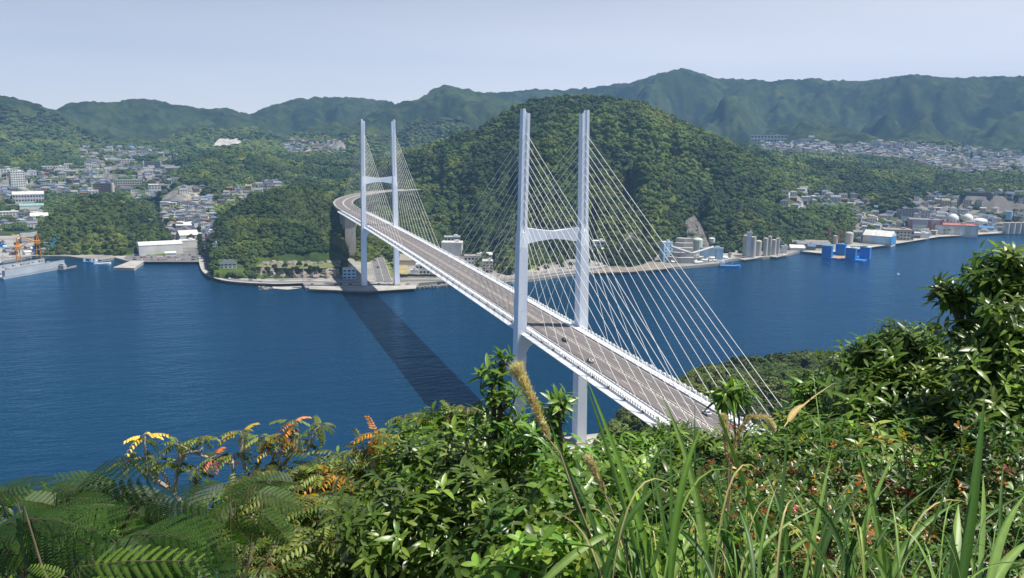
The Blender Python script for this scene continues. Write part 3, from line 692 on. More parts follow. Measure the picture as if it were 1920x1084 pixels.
m_hullg = mat("hull_grey", (.45, .48, .52), .6, .15, .05); m_red = mat("red_paint", (.50, .06, .04), .5, .1, .3)
m_wood = mat("timber_deck", (.42, .29, .17), .8, .2, .4); m_bluep = mat("dock_blue", (.02, .22, .62), .5, .12, .15)
m_silo = mat("silo_concrete", (.50, .47, .42), .85, .15, .08, stretch=(1, 1, .25)); m_grn = mat("green_paint", (.05, .20, .12), .6, .1, .3)
NB = [0]
def building(label, cat, name, loc, w, d, h, rz, wall='white', roof='flat', rmat='greyr', floors=0, ends=None, rh=None, group=None, extras=()):
    """w along the facade that faces the viewer"""
    r = empty(name, loc, rz); tag(r, label, cat, group)
    wl = MB().box((0, 0, h/2-1.5), (w, d, h+3)).build("wall", m_wall[wall], r)
    if roof == 'flat':
        b_ = MB().box((0, 0, h+.12), (w+.3, d+.3, .25)); 
        for q in (-1, 1): b_.box((q*(w/2-.1), 0, h+.6), (.3, d+.3, .7)); b_.box((0, q*(d/2-.1), h+.6), (w-.2, .3, .7))
        b_.build("roof", m_roof[rmat], r)
        b_ = MB().box((w*.22, d*.1, h+1.5), (min(6, w*.25), min(5, d*.4), 2.4)); b_.build("roof_cabin", m_wall[wall], r)
    elif roof == 'gable': MB().gable((0, 0, h), (w, d), rh or d*.22, 0).build("roof", m_roof[rmat], r)
    elif roof == 'hip': MB().hip((0, 0, h), (w, d), rh or d*.25, 0).build("roof", m_roof[rmat], r)
    elif roof == 'vault':
        vs = []; K = 9
        for x in (-w/2-.3, w/2+.3):
            for i in range(K): a = math.pi*i/(K-1); vs.append((x, -math.cos(a)*(d/2+.3), h+math.sin(a)*(rh or d*.2)))
        MB().add(vs, [(i, i+1, K+i+1, K+i) for i in range(K-1)]+[tuple(range(K-1, -1, -1)), tuple(range(K, 2*K)), (0, K, 2*K-1, K-1)]).build("roof", m_roof[rmat], r)
    if floors:
        fh = h/floors; nw = min(11, max(2, int(w/4.)))
        for i in range(floors):
            b_ = MB(); z = fh*(i+.55)
            for k in range(nw):
                x = -w/2+(k+.5)*w/nw
                for q in (-1, 1): b_.box((x, q*(d/2+.02), z), (w/nw*.62, .1, fh*.42))
            nd = min(5, max(1, int(d/5)))
            for k in range(nd):
                y = -d/2+(k+.5)*d/nd
                for q in (-1, 1): b_.box((q*(w/2+.02), y, z), (.1, d/nd*.5, fh*.4))
            b_.build("window_row", m_dark, r)
    if ends:
        for q in (-1, 1): MB().box((q*(w/2-1.2), 0, h/2+.5), (2.6, d+.5, h+1.2)).build("stair_tower", m_wall[ends], r)
    return r
def place(px, py, wpx, hpx, zmin=3.0, depth=None, r0=850, R=None):
    if R is not None and r0 == 850:
        q = hit(px, py, zmin, 950)
        if q is not None and abs(q[1]-R)/R < .3: R = None
    if R is not None: P = atR(px, py, R); P[2] = max(float(H_far(P[:1], P[1:2])[0]), zmin); r = R
    else:
        q = hit(px, py, zmin, r0); P, r = q
    d_ = math.hypot(*(P-CAM)[:2]); k = (P-CAM)@cam_f/FPX
    if R is not None: hpx = min(hpx*2.2, max(3., atR(px, py-hpx, R)[2]-P[2])/k)
    face = -math.atan2(P[0]-CAM[0], P[1]-CAM[1])
    return P, wpx*k, hpx*k, face
def B(label, cat, name, px, py, wpx, hpx, d, tw=0.0, zmin=3.0, r0=850, R=None, **kw):
    P, w_, h_, f_ = place(px, py, wpx, hpx, zmin, None, r0, R)
    c = P+np.array([math.sin(-f_), math.cos(-f_), 0])*d/2
    return building(label, cat, name, (c[0], c[1], P[2]), w_, d, h_, f_+tw, **kw)
ORD = ['first', 'second', 'third', 'fourth', 'fifth', 'sixth', 'seventh', 'eighth', 'ninth', 'tenth', 'eleventh', 'twelfth', 'thirteenth', 'fourteenth', 'fifteenth', 'sixteenth']
# ------------------------------------------------------------------ named buildings, left shore and town
B("long white single-storey quay shed with a bright roof beside the ferry car park", "shed", "quay_shed", 300, 476, 76, 17, 26, wall='white', roof='vault', rmat='whiter', rh=3, tw=.12)
B("small white shed in front of the long quay shed", "shed", "quay_shed", 320, 481, 19, 6, 8, wall='white', roof='gable', rmat='whiter')
B("white-roofed sheds by the shore road north of the car park", "shed", "quay_shed", 352, 450, 34, 9, 26, tw=.2, wall='pale', roof='gable', rmat='whiter')
B("pale workshop with slanted white roof beside the tree-lined shore road", "shed", "quay_shed", 352, 436, 36, 7, 22, tw=-.2, wall='pale', roof='gable', rmat='whiter')
B("white warehouse between the long quay shed and the shore road", "warehouse", "warehouse", 352, 464, 28, 12, 18, tw=.1, wall='white', roof='flat', rmat='whiter')
B("tall dark-fronted apartment block with white stair tower behind the small wooded hill", "apartment block", "apartment_block", 194, 366, 37, 21, 14, tw=-.25, R=1560, wall='brown', roof='flat', rmat='greyr', floors=6, ends='cream')
B("white slab apartment block at the left edge of the photo", "apartment block", "apartment_block", 33, 352, 24, 30, 14, tw=.3, R=1750, wall='white', floors=7, rmat='whiter')
B("long white apartment slab behind the other white block at the left edge", "apartment block", "apartment_block", 4, 332, 54, 13, 16, tw=.1, R=1900, wall='white', floors=4, rmat='whiter')
B("gymnasium with curved white roof in the left town", "gymnasium", "gymnasium", 54, 380, 52, 15, 30, R=1500, wall='pale', roof='vault', rmat='whiter', rh=5, floors=2)
B("low building with turquoise roof below the gymnasium", "hall", "hall", 60, 394, 40, 8, 16, R=1440, wall='white', roof='gable', rmat='teal')
B("wide brown stepped apartment building with green roof in the left town", "apartment block", "apartment_block", 242, 355, 46, 16, 24, R=1720, wall='beige', floors=4, rmat='teal')
B("wide white low civic building with roof cabin right of the brown building", "civic building", "civic_building", 309, 355, 56, 8, 26, R=1750, wall='white', floors=2, rmat='whiter')
B("dark slab building with white stair ends on the far rise of the left town", "apartment block", "apartment_block", 286, 316, 32, 12, 18, R=2350, wall='dkgrey', floors=4, ends='pale')
B("long white school building on the rise at left", "school", "school", 166, 326, 76, 8, 18, R=2100, wall='white', floors=3, rmat='whiter', tw=-.08)
B("second white school wing above the long school", "school", "school", 102, 322, 50, 9, 18, R=2250, wall='white', floors=3, rmat='whiter')
B("small cream tower block above the school", "apartment block", "apartment_block", 179, 310, 15, 12, 14, R=2500, wall='cream', floors=5)
B("row of pale low blocks below the wooded slope at left", "school", "school", 226, 306, 50, 6, 16, R=2600, wall='cream', floors=2, rmat='whiter')
B("long low building on top of the wooded rise left of the far tower", "hall", "hall", 503, 292, 32, 4, 14, R=2150, wall='beige', roof='flat', rmat='tan')
B("white waterfront block with blue base at far left", "office", "office_building", 18, 410, 32, 12, 16, R=1480, wall='white', floors=3, rmat='whiter')
B("dark blue-walled waterfront building left of the inlet hill", "office", "office_building", 44, 414, 16, 14, 14, R=1460, wall='shadeblue', floors=3)
B("white-roofed boat hall beside the small wooded hill", "hall", "hall", 74, 412, 30, 7, 20, R=1440, wall='pale', roof='gable', rmat='whiter')
B("grey slipway shed between the cranes and the small wooded hill", "shed", "shipyard_shed", 60, 456, 36, 12, 22, zmin=3, wall='beige', roof='gable', rmat='greyr', tw=.1)
B("house with grey hip roof and white walls on the shore road bend", "house", "house", 428, 504, 30, 9, 11, wall='white', roof='hip', rmat='dark', rh=4, floors=2)
B("pale grey office at the foot of the mid hill by the shore road", "office", "office_building", 404, 470, 9, 11, 9, wall='pale', floors=3)
# around the far tower
B("blue-grey three-storey building in the shadow under the bridge", "office", "office_building", 655, 524, 24, 19, 10, wall='ltblue', floors=3, rmat='whiter')
B("white villa-like building under the bridge beside the lawn", "house", "villa", 797, 516, 34, 18, 12, wall='white', floors=2, rmat='whiter', tw=-.1)
B("low white annexe left of the white building under the bridge", "annexe", "annexe", 777, 517, 14, 9, 9, wall='white', rmat='whiter')
B("large stepped white factory beyond the deck", "factory", "factory", 848, 480, 38, 24, 22, wall='white', floors=0, rmat='whiter', tw=-.1)
B("tall white upper block at the back of the stepped factory", "factory", "factory_tower", 848, 472, 30, 27, 10, R=1060, wall='white', floors=3, rmat='whiter')
B("white factory wing with tan roof behind the deck", "factory", "factory_wing", 890, 498, 40, 16, 20, wall='white', floors=2, rmat='tan')
B("four-storey cream office beside the tan-roofed factory wing", "office", "office_building", 914, 512, 20, 21, 14, wall='cream', floors=4, rmat='whiter')
B("white shed between factory and wooded slope", "shed", "shed", 912, 488, 22, 9, 12, R=1040, wall='white', roof='gable', rmat='whiter')
B("low dark-roofed depot beside the lawn under the bridge", "depot", "depot", 765, 498, 32, 8, 60, wall='beige', roof='flat', rmat='tan')
# slope right of the near tower
B("white terraced building on the slope seen between the cables", "house", "terraced_building", 1122, 468, 22, 14, 14, wall='white', floors=2, rmat='whiter', R=1120)
B("long pale hut with white roof above the shore road", "hut", "hut", 1137, 472, 18, 4, 8, R=1100, wall='white', roof='gable', rmat='whiter')
# cement works
P, w_, h_, f_ = place(1248, 490, 19, 36)
T = building("tall pale blue cement works tower", "tower", "works_tower", (P[0], P[1], P[2]), w_, w_*.9, h_, f_+.5, wall='ltblue', rmat='whiter')
for k in range(5):
    for q in (-1, 1): MB().box((q*w_*.25, -w_*.45-.03, h_*(.15+.17*k)), (1.3, .1, 1.6)).build("window", m_dark, T)
def silo(label, px, py, wpx, hpx, mtl, cap='flat', group=None, cat="silo", name="silo", R=None):
    P, w_, h_, f_ = place(px, py, wpx, hpx, R=R); r = empty(name, (P[0], P[1], P[2]), f_); tag(r, label, cat, group)
    MB().cyl((0, 0, -2), (0, 0, h_), w_/2, w_/2, 20).build("shell", mtl, r, smooth=False)
    b_ = MB()
    if cap == 'cone': b_.cyl((0, 0, h_), (0, 0, h_+w_*.14), w_/2*1.02, w_*.06, 20)
    elif cap == 'dome': b_.dome((0, 0, h_-.1), w_/2*1.01, 20, 5, full=False, sz=.45)
    else:
        b_.cyl((0, 0, h_), (0, 0, h_+.5), w_/2*1.04, w_/2*1.04, 20)
    b_.build("roof", mtl, r)
    b_ = MB()
    for i in range(16):
        a = 2*math.pi*i/16; x, y = w_/2*math.cos(a), w_/2*math.sin(a); z = h_+.5; b_.cyl((x, y, z), (x, y, z+1.1), .06, .06, 4)
    b_.box((w_/2*.2, -w_/2-.25, h_/2), (.5, .3, h_)); b_.build("ladder_and_rail", m_steel, r)
    return r
silo("broad pale green tank with a domed top at the cement works", 1307, 473, 19, 22, mat("tank_green", (.55, .62, .52), .6, .1, .1), 'dome', cat="tank", name="tank")
for i, (x, y, wd, h, t) in enumerate([(1316, 482, 9, 17, "leftmost pale blue silo of the blue silo block"), (1324, 484, 8, 17, "second pale blue silo from the left in the blue silo block"), (1333, 485, 8, 17, "third pale blue silo from the left in the blue silo block"), (1341, 486, 9, 17, "fourth pale blue silo from the left in the blue silo block"), (1350, 484, 8, 18, "rightmost pale blue silo of the blue silo block")]):
    silo(t, x, y, wd, h, m_wall['blue'], group="blue silos at the cement works")
B("long pale blue loading gallery on top of the blue silos", "gallery", "loading_gallery", 1335, 486, 40, 20, 7, R=1108, wall='ltblue', roof='flat', rmat='whiter')
B("small pale blue conveyor house beside the tall blue tower", "conveyor house", "conveyor_house", 1294, 482, 11, 14, 8, wall='ltblue', rmat='whiter')
silo("twin-topped white silo behind the blue silos", 1334, 462, 12, 15, m_white, 'cone', cat="silo", R=1130)
for x, y, wd, h, t, c in [(1399, 480, 14, 38, "tallest concrete silo, at the left of the right silo group", 'flat'), (1410, 483, 12, 38, "tall concrete silo in front of the tallest one", 'flat'), (1421, 480, 12, 27, "grey concrete silo between the tall pair and the beige silos", 'dome'), (1434, 480, 9, 33, "slim beige silo with a cabin on top", 'cone'), (1442, 479, 7, 36, "thinnest tall beige silo of the right group", 'cone'), (1450, 478, 9, 28, "beige silo second from the right end", 'cone'), (1457, 477, 8, 30, "rightmost beige silo beside the ship loader", 'cone')]:
    silo(t, x, y, wd, h, m_silo, c, group="concrete silos on the right wharf")
B("bluish lift head on top of the tallest concrete silos", "lift head", "lift_head", 1403, 483, 9, 46, 6, R=1190, wall='pale', rmat='whiter')
def conveyor(label, a, b_, w=2.2):
    P0 = atR(*a); P1 = atR(*b_); r = empty("conveyor", (P0[0], P0[1], 3)); tag(r, label, "conveyor")
    q0 = Vector((0, 0, P0[2]-3)); q1 = Vector((P1[0]-P0[0], P1[1]-P0[1], P1[2]-3))
    MB().cyl(q0, q1, w*.7, w*.7, 4).build("gallery", m_steel, r)
    mb = MB()
    for t in (.15, .5, .85):
        p = q0.lerp(q1, t)
        for s in (-1, 1): mb.cyl((p.x+s, p.y, 0), (p.x, p.y, p.z), .25, .2, 5)
    mb.build("trestle", m_steel, r)
conveyor("inclined grey conveyor rising left to the tall blue tower", (1258, 462, 1075), (1294, 474, 1085))
conveyor("inclined pale conveyor rising right over the blue silos", (1298, 475, 1085), (1338, 463, 1100))
# terraces of the cement works
def slab_wall(label, pxs, z0, z1, thick, mtl, name="retaining_wall", cat="retaining wall", kind=None):
    L_ = [tuple(atR(x, y, r)[:2]) for x, y, r in pxs]; b_ = MB(); ribbon(b_, L_, [(0, z1), (thick, z1), (thick, z0), (0, z0)], 0)
    return tag(b_.build(name, mtl), label, cat)
for i, (x0, x1, rr, z) in enumerate([(1256, 1300, 1085, 10), (1258, 1299, 1093, 15), (1262, 1297, 1101, 20), (1268, 1296, 1109, 25), (1272, 1294, 1116, 30)]):
    slab_wall(["lowest", "second lowest", "middle", "second highest", "highest"][i]+" grey retaining wall of the stepped terraces behind the blue tower", [(x0, 470, rr), ((x0+x1)/2, 470, rr-3), (x1, 470, rr)], 0, z, 9, m_conc)
# silent clutter of the works: heaps, tanks, trucks
for i in range(26):
    px = 1252+i*4.6+random.uniform(-2, 2); py = np.interp(px, [1250, 1300, 1360], [494, 494, 489])+random.uniform(-8, 1)
    P, w_, h_, f_ = place(px, py, random.uniform(5, 10), random.uniform(2, 6))
    lab = ["low white works hut among the clutter of the cement quay", "small grey plant shed among the clutter of the cement quay", "pale covered hopper among the clutter of the cement quay"][i % 3]
    building(lab, "hut", "works_hut", tuple(P), w_, random.uniform(3, 8), h_, f_+random.uniform(-.4, .4), wall=['white', 'grey', 'pale'][i % 3], roof=['gable', 'flat', 'gable'][i % 3], rmat=['whiter', 'greyr', 'whiter'][i % 3], group=["white huts on the cement quay", "grey sheds on the cement quay", "pale hoppers on the cement quay"][i % 3])
for i in range(5):
    P, w_, h_, f_ = place(1306+i*8.5, 495-i*1.1, 8, 4); r = empty("storage_tank", tuple(P+np.array([0, 0, 0])), f_)
    tag(r, ORD[i]+" white horizontal tank from the left lying on the cement quay edge", "tank", "white horizontal tanks on the quay")
    MB().cyl((-w_*.42, 0, h_*.55), (w_*.42, 0, h_*.55), h_*.5, h_*.5, 14).build("shell", m_white, r)
    MB().box((-w_*.25, 0, .3), (.5, h_*.8, 1.2)).box((w_*.25, 0, .3), (.5, h_*.8, 1.2)).build("cradle", m_conc, r)
# rock scar behind
def ship(label, loc, rz, L_, Wd, hull, house, name="cargo_ship", cat="ship", mast=True):
    r = empty(name, loc, rz); tag(r, label, cat); n_ = 12; vs = []; hs = min(1.0, L_/24.); r.scale = (1, 1, hs)
    for i in range(n_+1):
        t = i/n_; x = -L_/2+L_*t; w0 = Wd/2*min(1, (1-t)*4)**.5*(1 if t > .05 else .85); dk = 2.2+(1.2*max(0, t-.75)*4)
        vs += [(x, -w0, dk), (x, -w0*.75, -.6), (x, w0*.75, -.6), (x, w0, dk)]
    fs = [(i*4+j, i*4+(j+1) % 4, i*4+4+(j+1) % 4, i*4+4+j) for i in range(n_) for j in range(4)]+[(3, 2, 1, 0)]
    MB().add(vs, fs).build("hull", hull, r)
    MB().box((-L_*.34, 0, 4.4), (L_*.2, Wd*.8, 4.4)).box((-L_*.33, 0, 7.4), (L_*.13, Wd*.6, 1.8)).build("deckhouse", house, r)
    MB().box((-L_*.33+L_*.066, 0, 7.5), (.1, Wd*.5, .8)).build("window_row", m_dark, r)
    if mast:
        MB().cyl((-L_*.36, 0, 8), (-L_*.36, 0, 13), .25, .1, 6).cyl((L_*.1, 0, 2), (L_*.1, 0, 11), .3, .15, 6).cyl((L_*.1, 0, 4), (L_*.3, 0, 9), .15, .1, 5).build("mast", m_steel, r)
    return r
Pq = atz(1368, 501, 0); ship("blue-hulled cargo ship moored at the cement quay", tuple(Pq), -math.atan2(Pq[0]-CAM[0], Pq[1]-CAM[1])+.25, 27, 7, m_wall['sblue'], m_white)
# silo wharf platforms
for a, c, lb in [((1392, 491), (1418, 487), "concrete loading jetty below the tall silos"), ((1418, 487), (1436, 483), "narrow jetty piece right of the loading jetty"), ((1452, 486), (1474, 481), "dark piled jetty at the right end of the silo wharf")]:
    p, q = atz(*a), atz(*c); m_ = (p+q)/2; L_ = np.linalg.norm(q-p); an = math.atan2(q[1]-p[1], q[0]-p[0]); r = empty("jetty", (m_[0], m_[1], 0), an); tag(r, lb, "jetty")
    MB().box((0, 2, 2.6), (L_, 9, 1.0)).build("platform", m_conc, r); 
    for i in range(6):
        for s in (-1.5, 5): MB().cyl((-L_/2+L_*(i+.5)/6, s, -3), (-L_/2+L_*(i+.5)/6, s, 2.2), .5, .5, 6).build("pile", m_concd, r)
# ship loader frame
P, w_, h_, f_ = place(1462, 480, 10, 40); r = empty("ship_loader", tuple(P), f_); tag(r, "lattice ship loader boom standing beside the rightmost silo", "ship loader")
MB().cyl((-3, 0, 0), (0, 0, h_*.8), .5, .3, 5).cyl((3, 0, 0), (0, 0, h_*.8), .5, .3, 5).cyl((0, 4, 0), (0, 0, h_*.8), .5, .3, 5).build("frame", m_steel, r)
MB().cyl((-5, 0, h_), (6, 0, h_*.5), .6, .5, 5).cyl((0, 0, h_*.75), (-5, 0, h_), .4, .3, 5).build("boom", m_steel, r)
B("white hut at the right end of the silo wharf", "hut", "works_hut", 1470, 475, 10, 12, 8, wall='white', rmat='whiter')
# sheds between silos and blue dock
for x, y, w1, h1, wl, rf, lb in [(1530, 462, 42, 6, 'grey', 'tan', "long low grey-roofed shed behind the blue floating dock"), (1500, 462, 30, 5, 'beige', 'greyr', "low beige shed left of the blue floating dock"), (1493, 470, 26, 5, 'white', 'whiter', "white low shed on the shore between silos and the blue dock"), (1520, 469, 14, 7, 'dkgrey', 'blueg', "dark-fronted workshop left of the blue dock"), (1538, 466, 34, 7, 'dkgrey', 'greyr', "dark workshop with pale roof directly behind the blue dock")]:
    B(lb, "shed", "wharf_shed", x, y, w1, h1, 16, wall=wl, roof='gable', rmat=rf, tw=.15)
for x, y, w1, h1, lb in [(1566, 458, 9, 15, "short pale tank left of the taller one behind the blue dock"), (1591, 458, 15, 20, "tall pale tank behind the blue floating dock")]:
    silo(lb, x, y, w1, h1, m_silo, 'dome', cat="tank", name="tank", R=1370)
# blue floating dock
a_ = atz(1546, 484, 0); c_ = atz(1580, 487, 0); v = (c_-a_)[:2]; Lx = np.linalg.norm(v); an = math.atan2(v[1], v[0])
FD = empty("floating_dock", (a_[0], a_[1], 0), an); tag(FD, "bright blue floating dock with four corner towers moored by the right shore", "floating dock")
k1 = 1290/FPX
MB().box((24, 15, .6), (52, 40, 2.0)).build("pontoon", m_bluep, FD)
MB().box((17, 15, 1.7), (22, 38, .25)).build("deck_planks", m_wood, FD)
for x, y in ((3, 0), (13, 29), (33, 0), (46, 20)):
    tb = MB().box((x, y, 9.0), (12.5, 8, 15)); t_ = tb.build("dock_tower", m_bluep, FD)
    b_ = MB().box((x, y, 16.7), (13, 8.6, .5)); b_.build("top_deck", m_white if x > 30 else m_bluep, t_)
MB().box((40, 10, 17.6), (26, 3, .8), .98).build("walkway", m_grn, FD)
for x, y in ((5, 30), (20, 34)):
    pass
for x_, y_, lb in ((1554, 458, "left red jib crane behind the blue floating dock"), (1573, 458, "right red jib crane behind the blue floating dock")):
    P, w_, h_, f_ = place(x_, y_, 6, 30); r = empty("red_crane", tuple(P), f_); tag(r, lb, "crane")
    MB().cyl((0, 0, 0), (0, 0, h_*.8), 1.0, .7, 6).build("mast", m_red, r); MB().box((0, 0, h_*.82), (3, 3, 2.4)).build("cab", m_red, r); MB().cyl((0, 0, h_*.85), (3, -2, h_*1.15), .5, .25, 4).build("jib", m_red, r)
# right shore works
P, w_, h_, f_ = place(1648, 456, 32, 15); T = building("shed with white roof and bright blue gable end right of the floating dock", "shed", "boat_shed", tuple(P+np.array([0, 0, 0])), 40, 26, 12, f_-.25, wall='cream', roof='gable', rmat='whiter', rh=7)
MB().box((20.1, 0, 6), (.3, 26.3, 12.2)).add([(20.2, -13.3, 12), (20.2, 13.3, 12), (20.2, 0, 18.6)], [(0, 1, 2)]).build("blue_gable", m_wall['sblue'], T)
MB().box((4, -13.1, 6), (30, .3, 9)).build("pale_panel", m_wall['ltblue'], T)
B("brown weathered factory with cluttered roof right of the blue-gabled shed", "factory", "factory", 1680, 450, 52, 18, 36, wall='beige', floors=2, rmat='tan', tw=.2)
B("cream block at the right side of the weathered factory", "factory", "factory_block", 1696, 451, 18, 17, 14, wall='cream', floors=3, rmat='tan')
B("white low warehouse between the weathered factory and the red-roofed store", "warehouse", "warehouse", 1722, 446, 34, 8, 20, wall='white', rmat='whiter', tw=.1)
P, w_, h_, f_ = place(1788, 438, 72, 17); T = building("long store with red roof and cream and white front on the right shore", "store", "store_building", tuple(P), w_, 44, h_, f_+.18, wall='cream', roof='flat', rmat='redr')
for i in range(4): MB().box((-w_*.38+i*w_*.25+1, -22.1, h_*.45), (w_*.115, .3, h_*.86)).build("white_panel", m_wall['white'], T)
P, w_, h_, f_ = place(1732, 430, 56, 18); T = building("grey and white warehouse with dark red panels left of the red-roofed store", "warehouse", "warehouse", tuple(P), w_, 40, h_, f_+.15, wall='grey', rmat='greyr')
for q in (-.47, .1, .44): MB().box((q*w_, -20.1, h_*.5), (w_*.1, .3, h_)).build("red_panel", m_roof['redr'], T)
MB().box((-.2*w_, -20.1, h_*.3), (w_*.4, .35, h_*.45)).build("white_panel", m_wall['white'], T)
def sphere(label, px, py, dia, R):
    P, w_, h_, f_ = place(px, py, dia, dia, R=R); r = empty("gas_holder", tuple(P), f_); tag(r, label, "gas holder")
    MB().dome((0, 0, w_*.55), w_/2, 24, 14).build("sphere", m_white, r, smooth=True); 
    for i in range(10): a = 2*math.pi*i/10; MB().cyl((w_*.48*math.cos(a), w_*.48*math.sin(a), 0), (w_*.48*math.cos(a), w_*.48*math.sin(a), w_*.55), .4, .4, 5).build("support_leg", m_steel, r)
sphere("left white spherical gas holder behind the red-roofed store", 1786, 421, 19, 1680); sphere("right white spherical gas holder behind the red-roofed store", 1813, 421, 19, 1680)
silo("broad white domed storage tank right of the gas holders", 1837, 423, 25, 8, m_white, 'dome', cat="tank", name="tank", R=1670)
B("long dark-roofed hall beyond the domed storage tank", "hall", "hall", 1858, 415, 44, 5, 22, R=1760, wall='beige', rmat='blueg', roof='gable')
B("blue-roofed lorry depot in front of the dark-roofed hall", "depot", "depot", 1848, 432, 26, 5, 12, wall='blue', roof='gable', rmat='bluer', R=1640)
silo("bright blue tank at the right edge of the shore works", 1891, 411, 12, 13, m_wall['blue'], 'flat', cat="tank", name="tank", R=1800)
for i, x in enumerate((1886, 1897, 1908, 1921, 1933)):
    silo(["leftmost grey oil tank in the row at the right quay", "second grey oil tank from the left in the row at the right quay", "middle grey oil tank of the row at the right quay", "fourth grey oil tank in the row, cut by the photo's right edge", "last grey oil tank just past the right edge"][i], x, 436, 11.5, 18, m_silo, 'flat', group="grey oil tanks at the right quay", cat="tank", name="tank", R=1690)
B("dark school block on the rise in the right-hand town", "school", "school", 1838, 372, 46, 9, 16, R=1990, wall='dkgrey', floors=3)
B("cream block of flats above the shore works", "apartment block", "apartment_block", 1736, 409, 16, 12, 12, R=1690, wall='white', floors=4)
B("grey rounded apartment pair in front of the light green hill", "apartment block", "apartment_block", 1708, 407, 26, 13, 14, R=1660, wall='grey', floors=5)
B("grey apartment block left of the light green hill", "apartment block", "apartment_block", 1690, 408, 18, 12, 14, R=1655, wall='grey', floors=5)
B("office with rooftop plant beside the spherical gas holders", "office", "office_building", 1797, 408, 24, 9, 14, R=1760, wall='pale', floors=3)
# hotel and towers of the plateau
B("long cream hotel on the ridge at the left end of the plateau town", "hotel", "hotel", 1441, 269, 66, 14, 18, R=2560, wall='white', floors=2, rmat='whiter')
B("grey block right of the long cream hotel", "apartment block", "apartment_block", 1498, 273, 18, 9, 14, R=2650, wall='pale', floors=4)
for i, (x, y, w1, h1) in enumerate([(1644, 280, 16, 14), (1656, 281, 12, 9), (1671, 282, 17, 8), (1684, 282, 13, 13), (1706, 284, 7, 16), (1714, 284, 7, 14)]):
    B(["leftmost pale high-rise of the plateau town", "low wing beside the leftmost plateau high-rise", "broad low block between the plateau high-rises", "white-topped middle high-rise of the plateau town", "slim tall high-rise at the right of the plateau row", "slim high-rise, the rightmost of the plateau row"][i], "apartment block", "apartment_block", x, y, w1, h1, 16, R=2860, wall=['pale', 'pale', 'grey', 'white', 'white', 'pale'][i], floors=6, rmat='whiter')

# ------------------------------------------------------------------ houses of the towns
protos = []
for i in range(16):
    wl = ['white', 'cream', 'white', 'grey', 'beige', 'pale', 'brown', 'white'][i % 8]; rf = ['dark', 'greyr', 'blueg', 'dark', 'tan', 'whiter', 'rust', 'greyr', 'bluer', 'dark', 'greyr', 'blueg', 'whiter', 'tan', 'dark', 'rust'][i]
    b_ = MB(); w_, d_, h_ = random.uniform(8, 13), random.uniform(7, 9), random.uniform(4.5, 7)
    b_.box((0, 0, h_/2-2), (w_, d_, h_+4), m=0)
    for z in (1.6, 4.2):
        if z < h_-.6:
            for q in (-1, 1):
                for k in (-.3, 0, .3): b_.box((k*w_, q*(d_/2+.02), z), (1.6, .1, 1.2), m=2)
    flat = i in (5, 12)
    if flat: b_.box((0, 0, h_+.25), (w_+.4, d_+.4, .5), m=1)
    elif i % 2: b_.hip((0, 0, h_), (w_, d_), 2.4, m=1)
    else: b_.gable((0, 0, h_), (w_, d_), 2.4, m=1)
    o_ = b_.build("house", [m_wall[wl], m_roof[rf], m_dark]); bpy.data.objects.remove(o_)
    protos.append((bpy.data.meshes[-1] if False else o_ if False else None, wl, rf))
def house_mesh(i): return HM[i]
HM = [m for m in bpy.data.meshes if m.name.startswith('house') and m.users == 0][:16]
WN = {'white': 'white', 'cream': 'cream', 'grey': 'grey', 'beige': 'beige', 'pale': 'pale grey', 'brown': 'brown'}
RN = {'dark': 'dark tiled', 'greyr': 'grey tiled', 'blueg': 'blue-grey', 'rust': 'rust-red', 'whiter': 'flat white', 'tan': 'tan', 'bluer': 'bright blue'}
DIST = ["left harbour town", "shore road valley", "mid hill valley", "far left slope", "gravel heap village", "plateau town", "slope above wharves", "lower right town", "right shore works"]
SPC = [11.5, 11.5, 15, 16, 17, 13, 17, 19, 17]; NCAND = [2600, 900, 500, 900, 300, 5200, 500, 700, 700]
HP = []
for di, (poly, ra, rb) in enumerate(TOWNS):
    xs = [p[0] for p in poly]; ys = [p[1] for p in poly]; acc = []
    for t in range(NCAND[di]):
        px, py = random.uniform(max(min(xs), -30), min(max(xs), 1950)), random.uniform(min(ys), max(ys))
        if not inpoly(px, py, poly): continue
        if px > 1150 and py > np.interp(px, [p[0] for p in shore_px[22:]], [p[1] for p in shore_px[22:]])-5: continue
        q = hit(px, py, 3.0, 1050)
        if q is None or not (ra < q[1] < rb): continue
        P = q[0]
        if di in (0, 3, 7) and fbm(np.array([P[0]/60.]), np.array([P[1]/60.]), 77, 3)[0] > (.50 if di == 0 else .54): continue
        if q[1] < 1480 and P[2] > 14 and di == 0: continue
        if all((P[0]-c[0])**2+(P[1]-c[1])**2 > SPC[di]**2 for c in acc): acc.append(P); HP.append((q[1], P, di))
HP.sort(key=lambda t: t[0]); print('houses', len(HP))
stuff = []
NEARH = HP[:300]; RNK = {}
for di in range(9):
    rs_ = sorted(t[0] for t in NEARH if t[2] == di); xs_ = sorted(toP(t[1])[0] for t in NEARH if t[2] == di)
    if rs_: RNK[di] = (rs_[len(rs_)//3], rs_[2*len(rs_)//3], xs_[len(xs_)//3], xs_[2*len(xs_)//3])
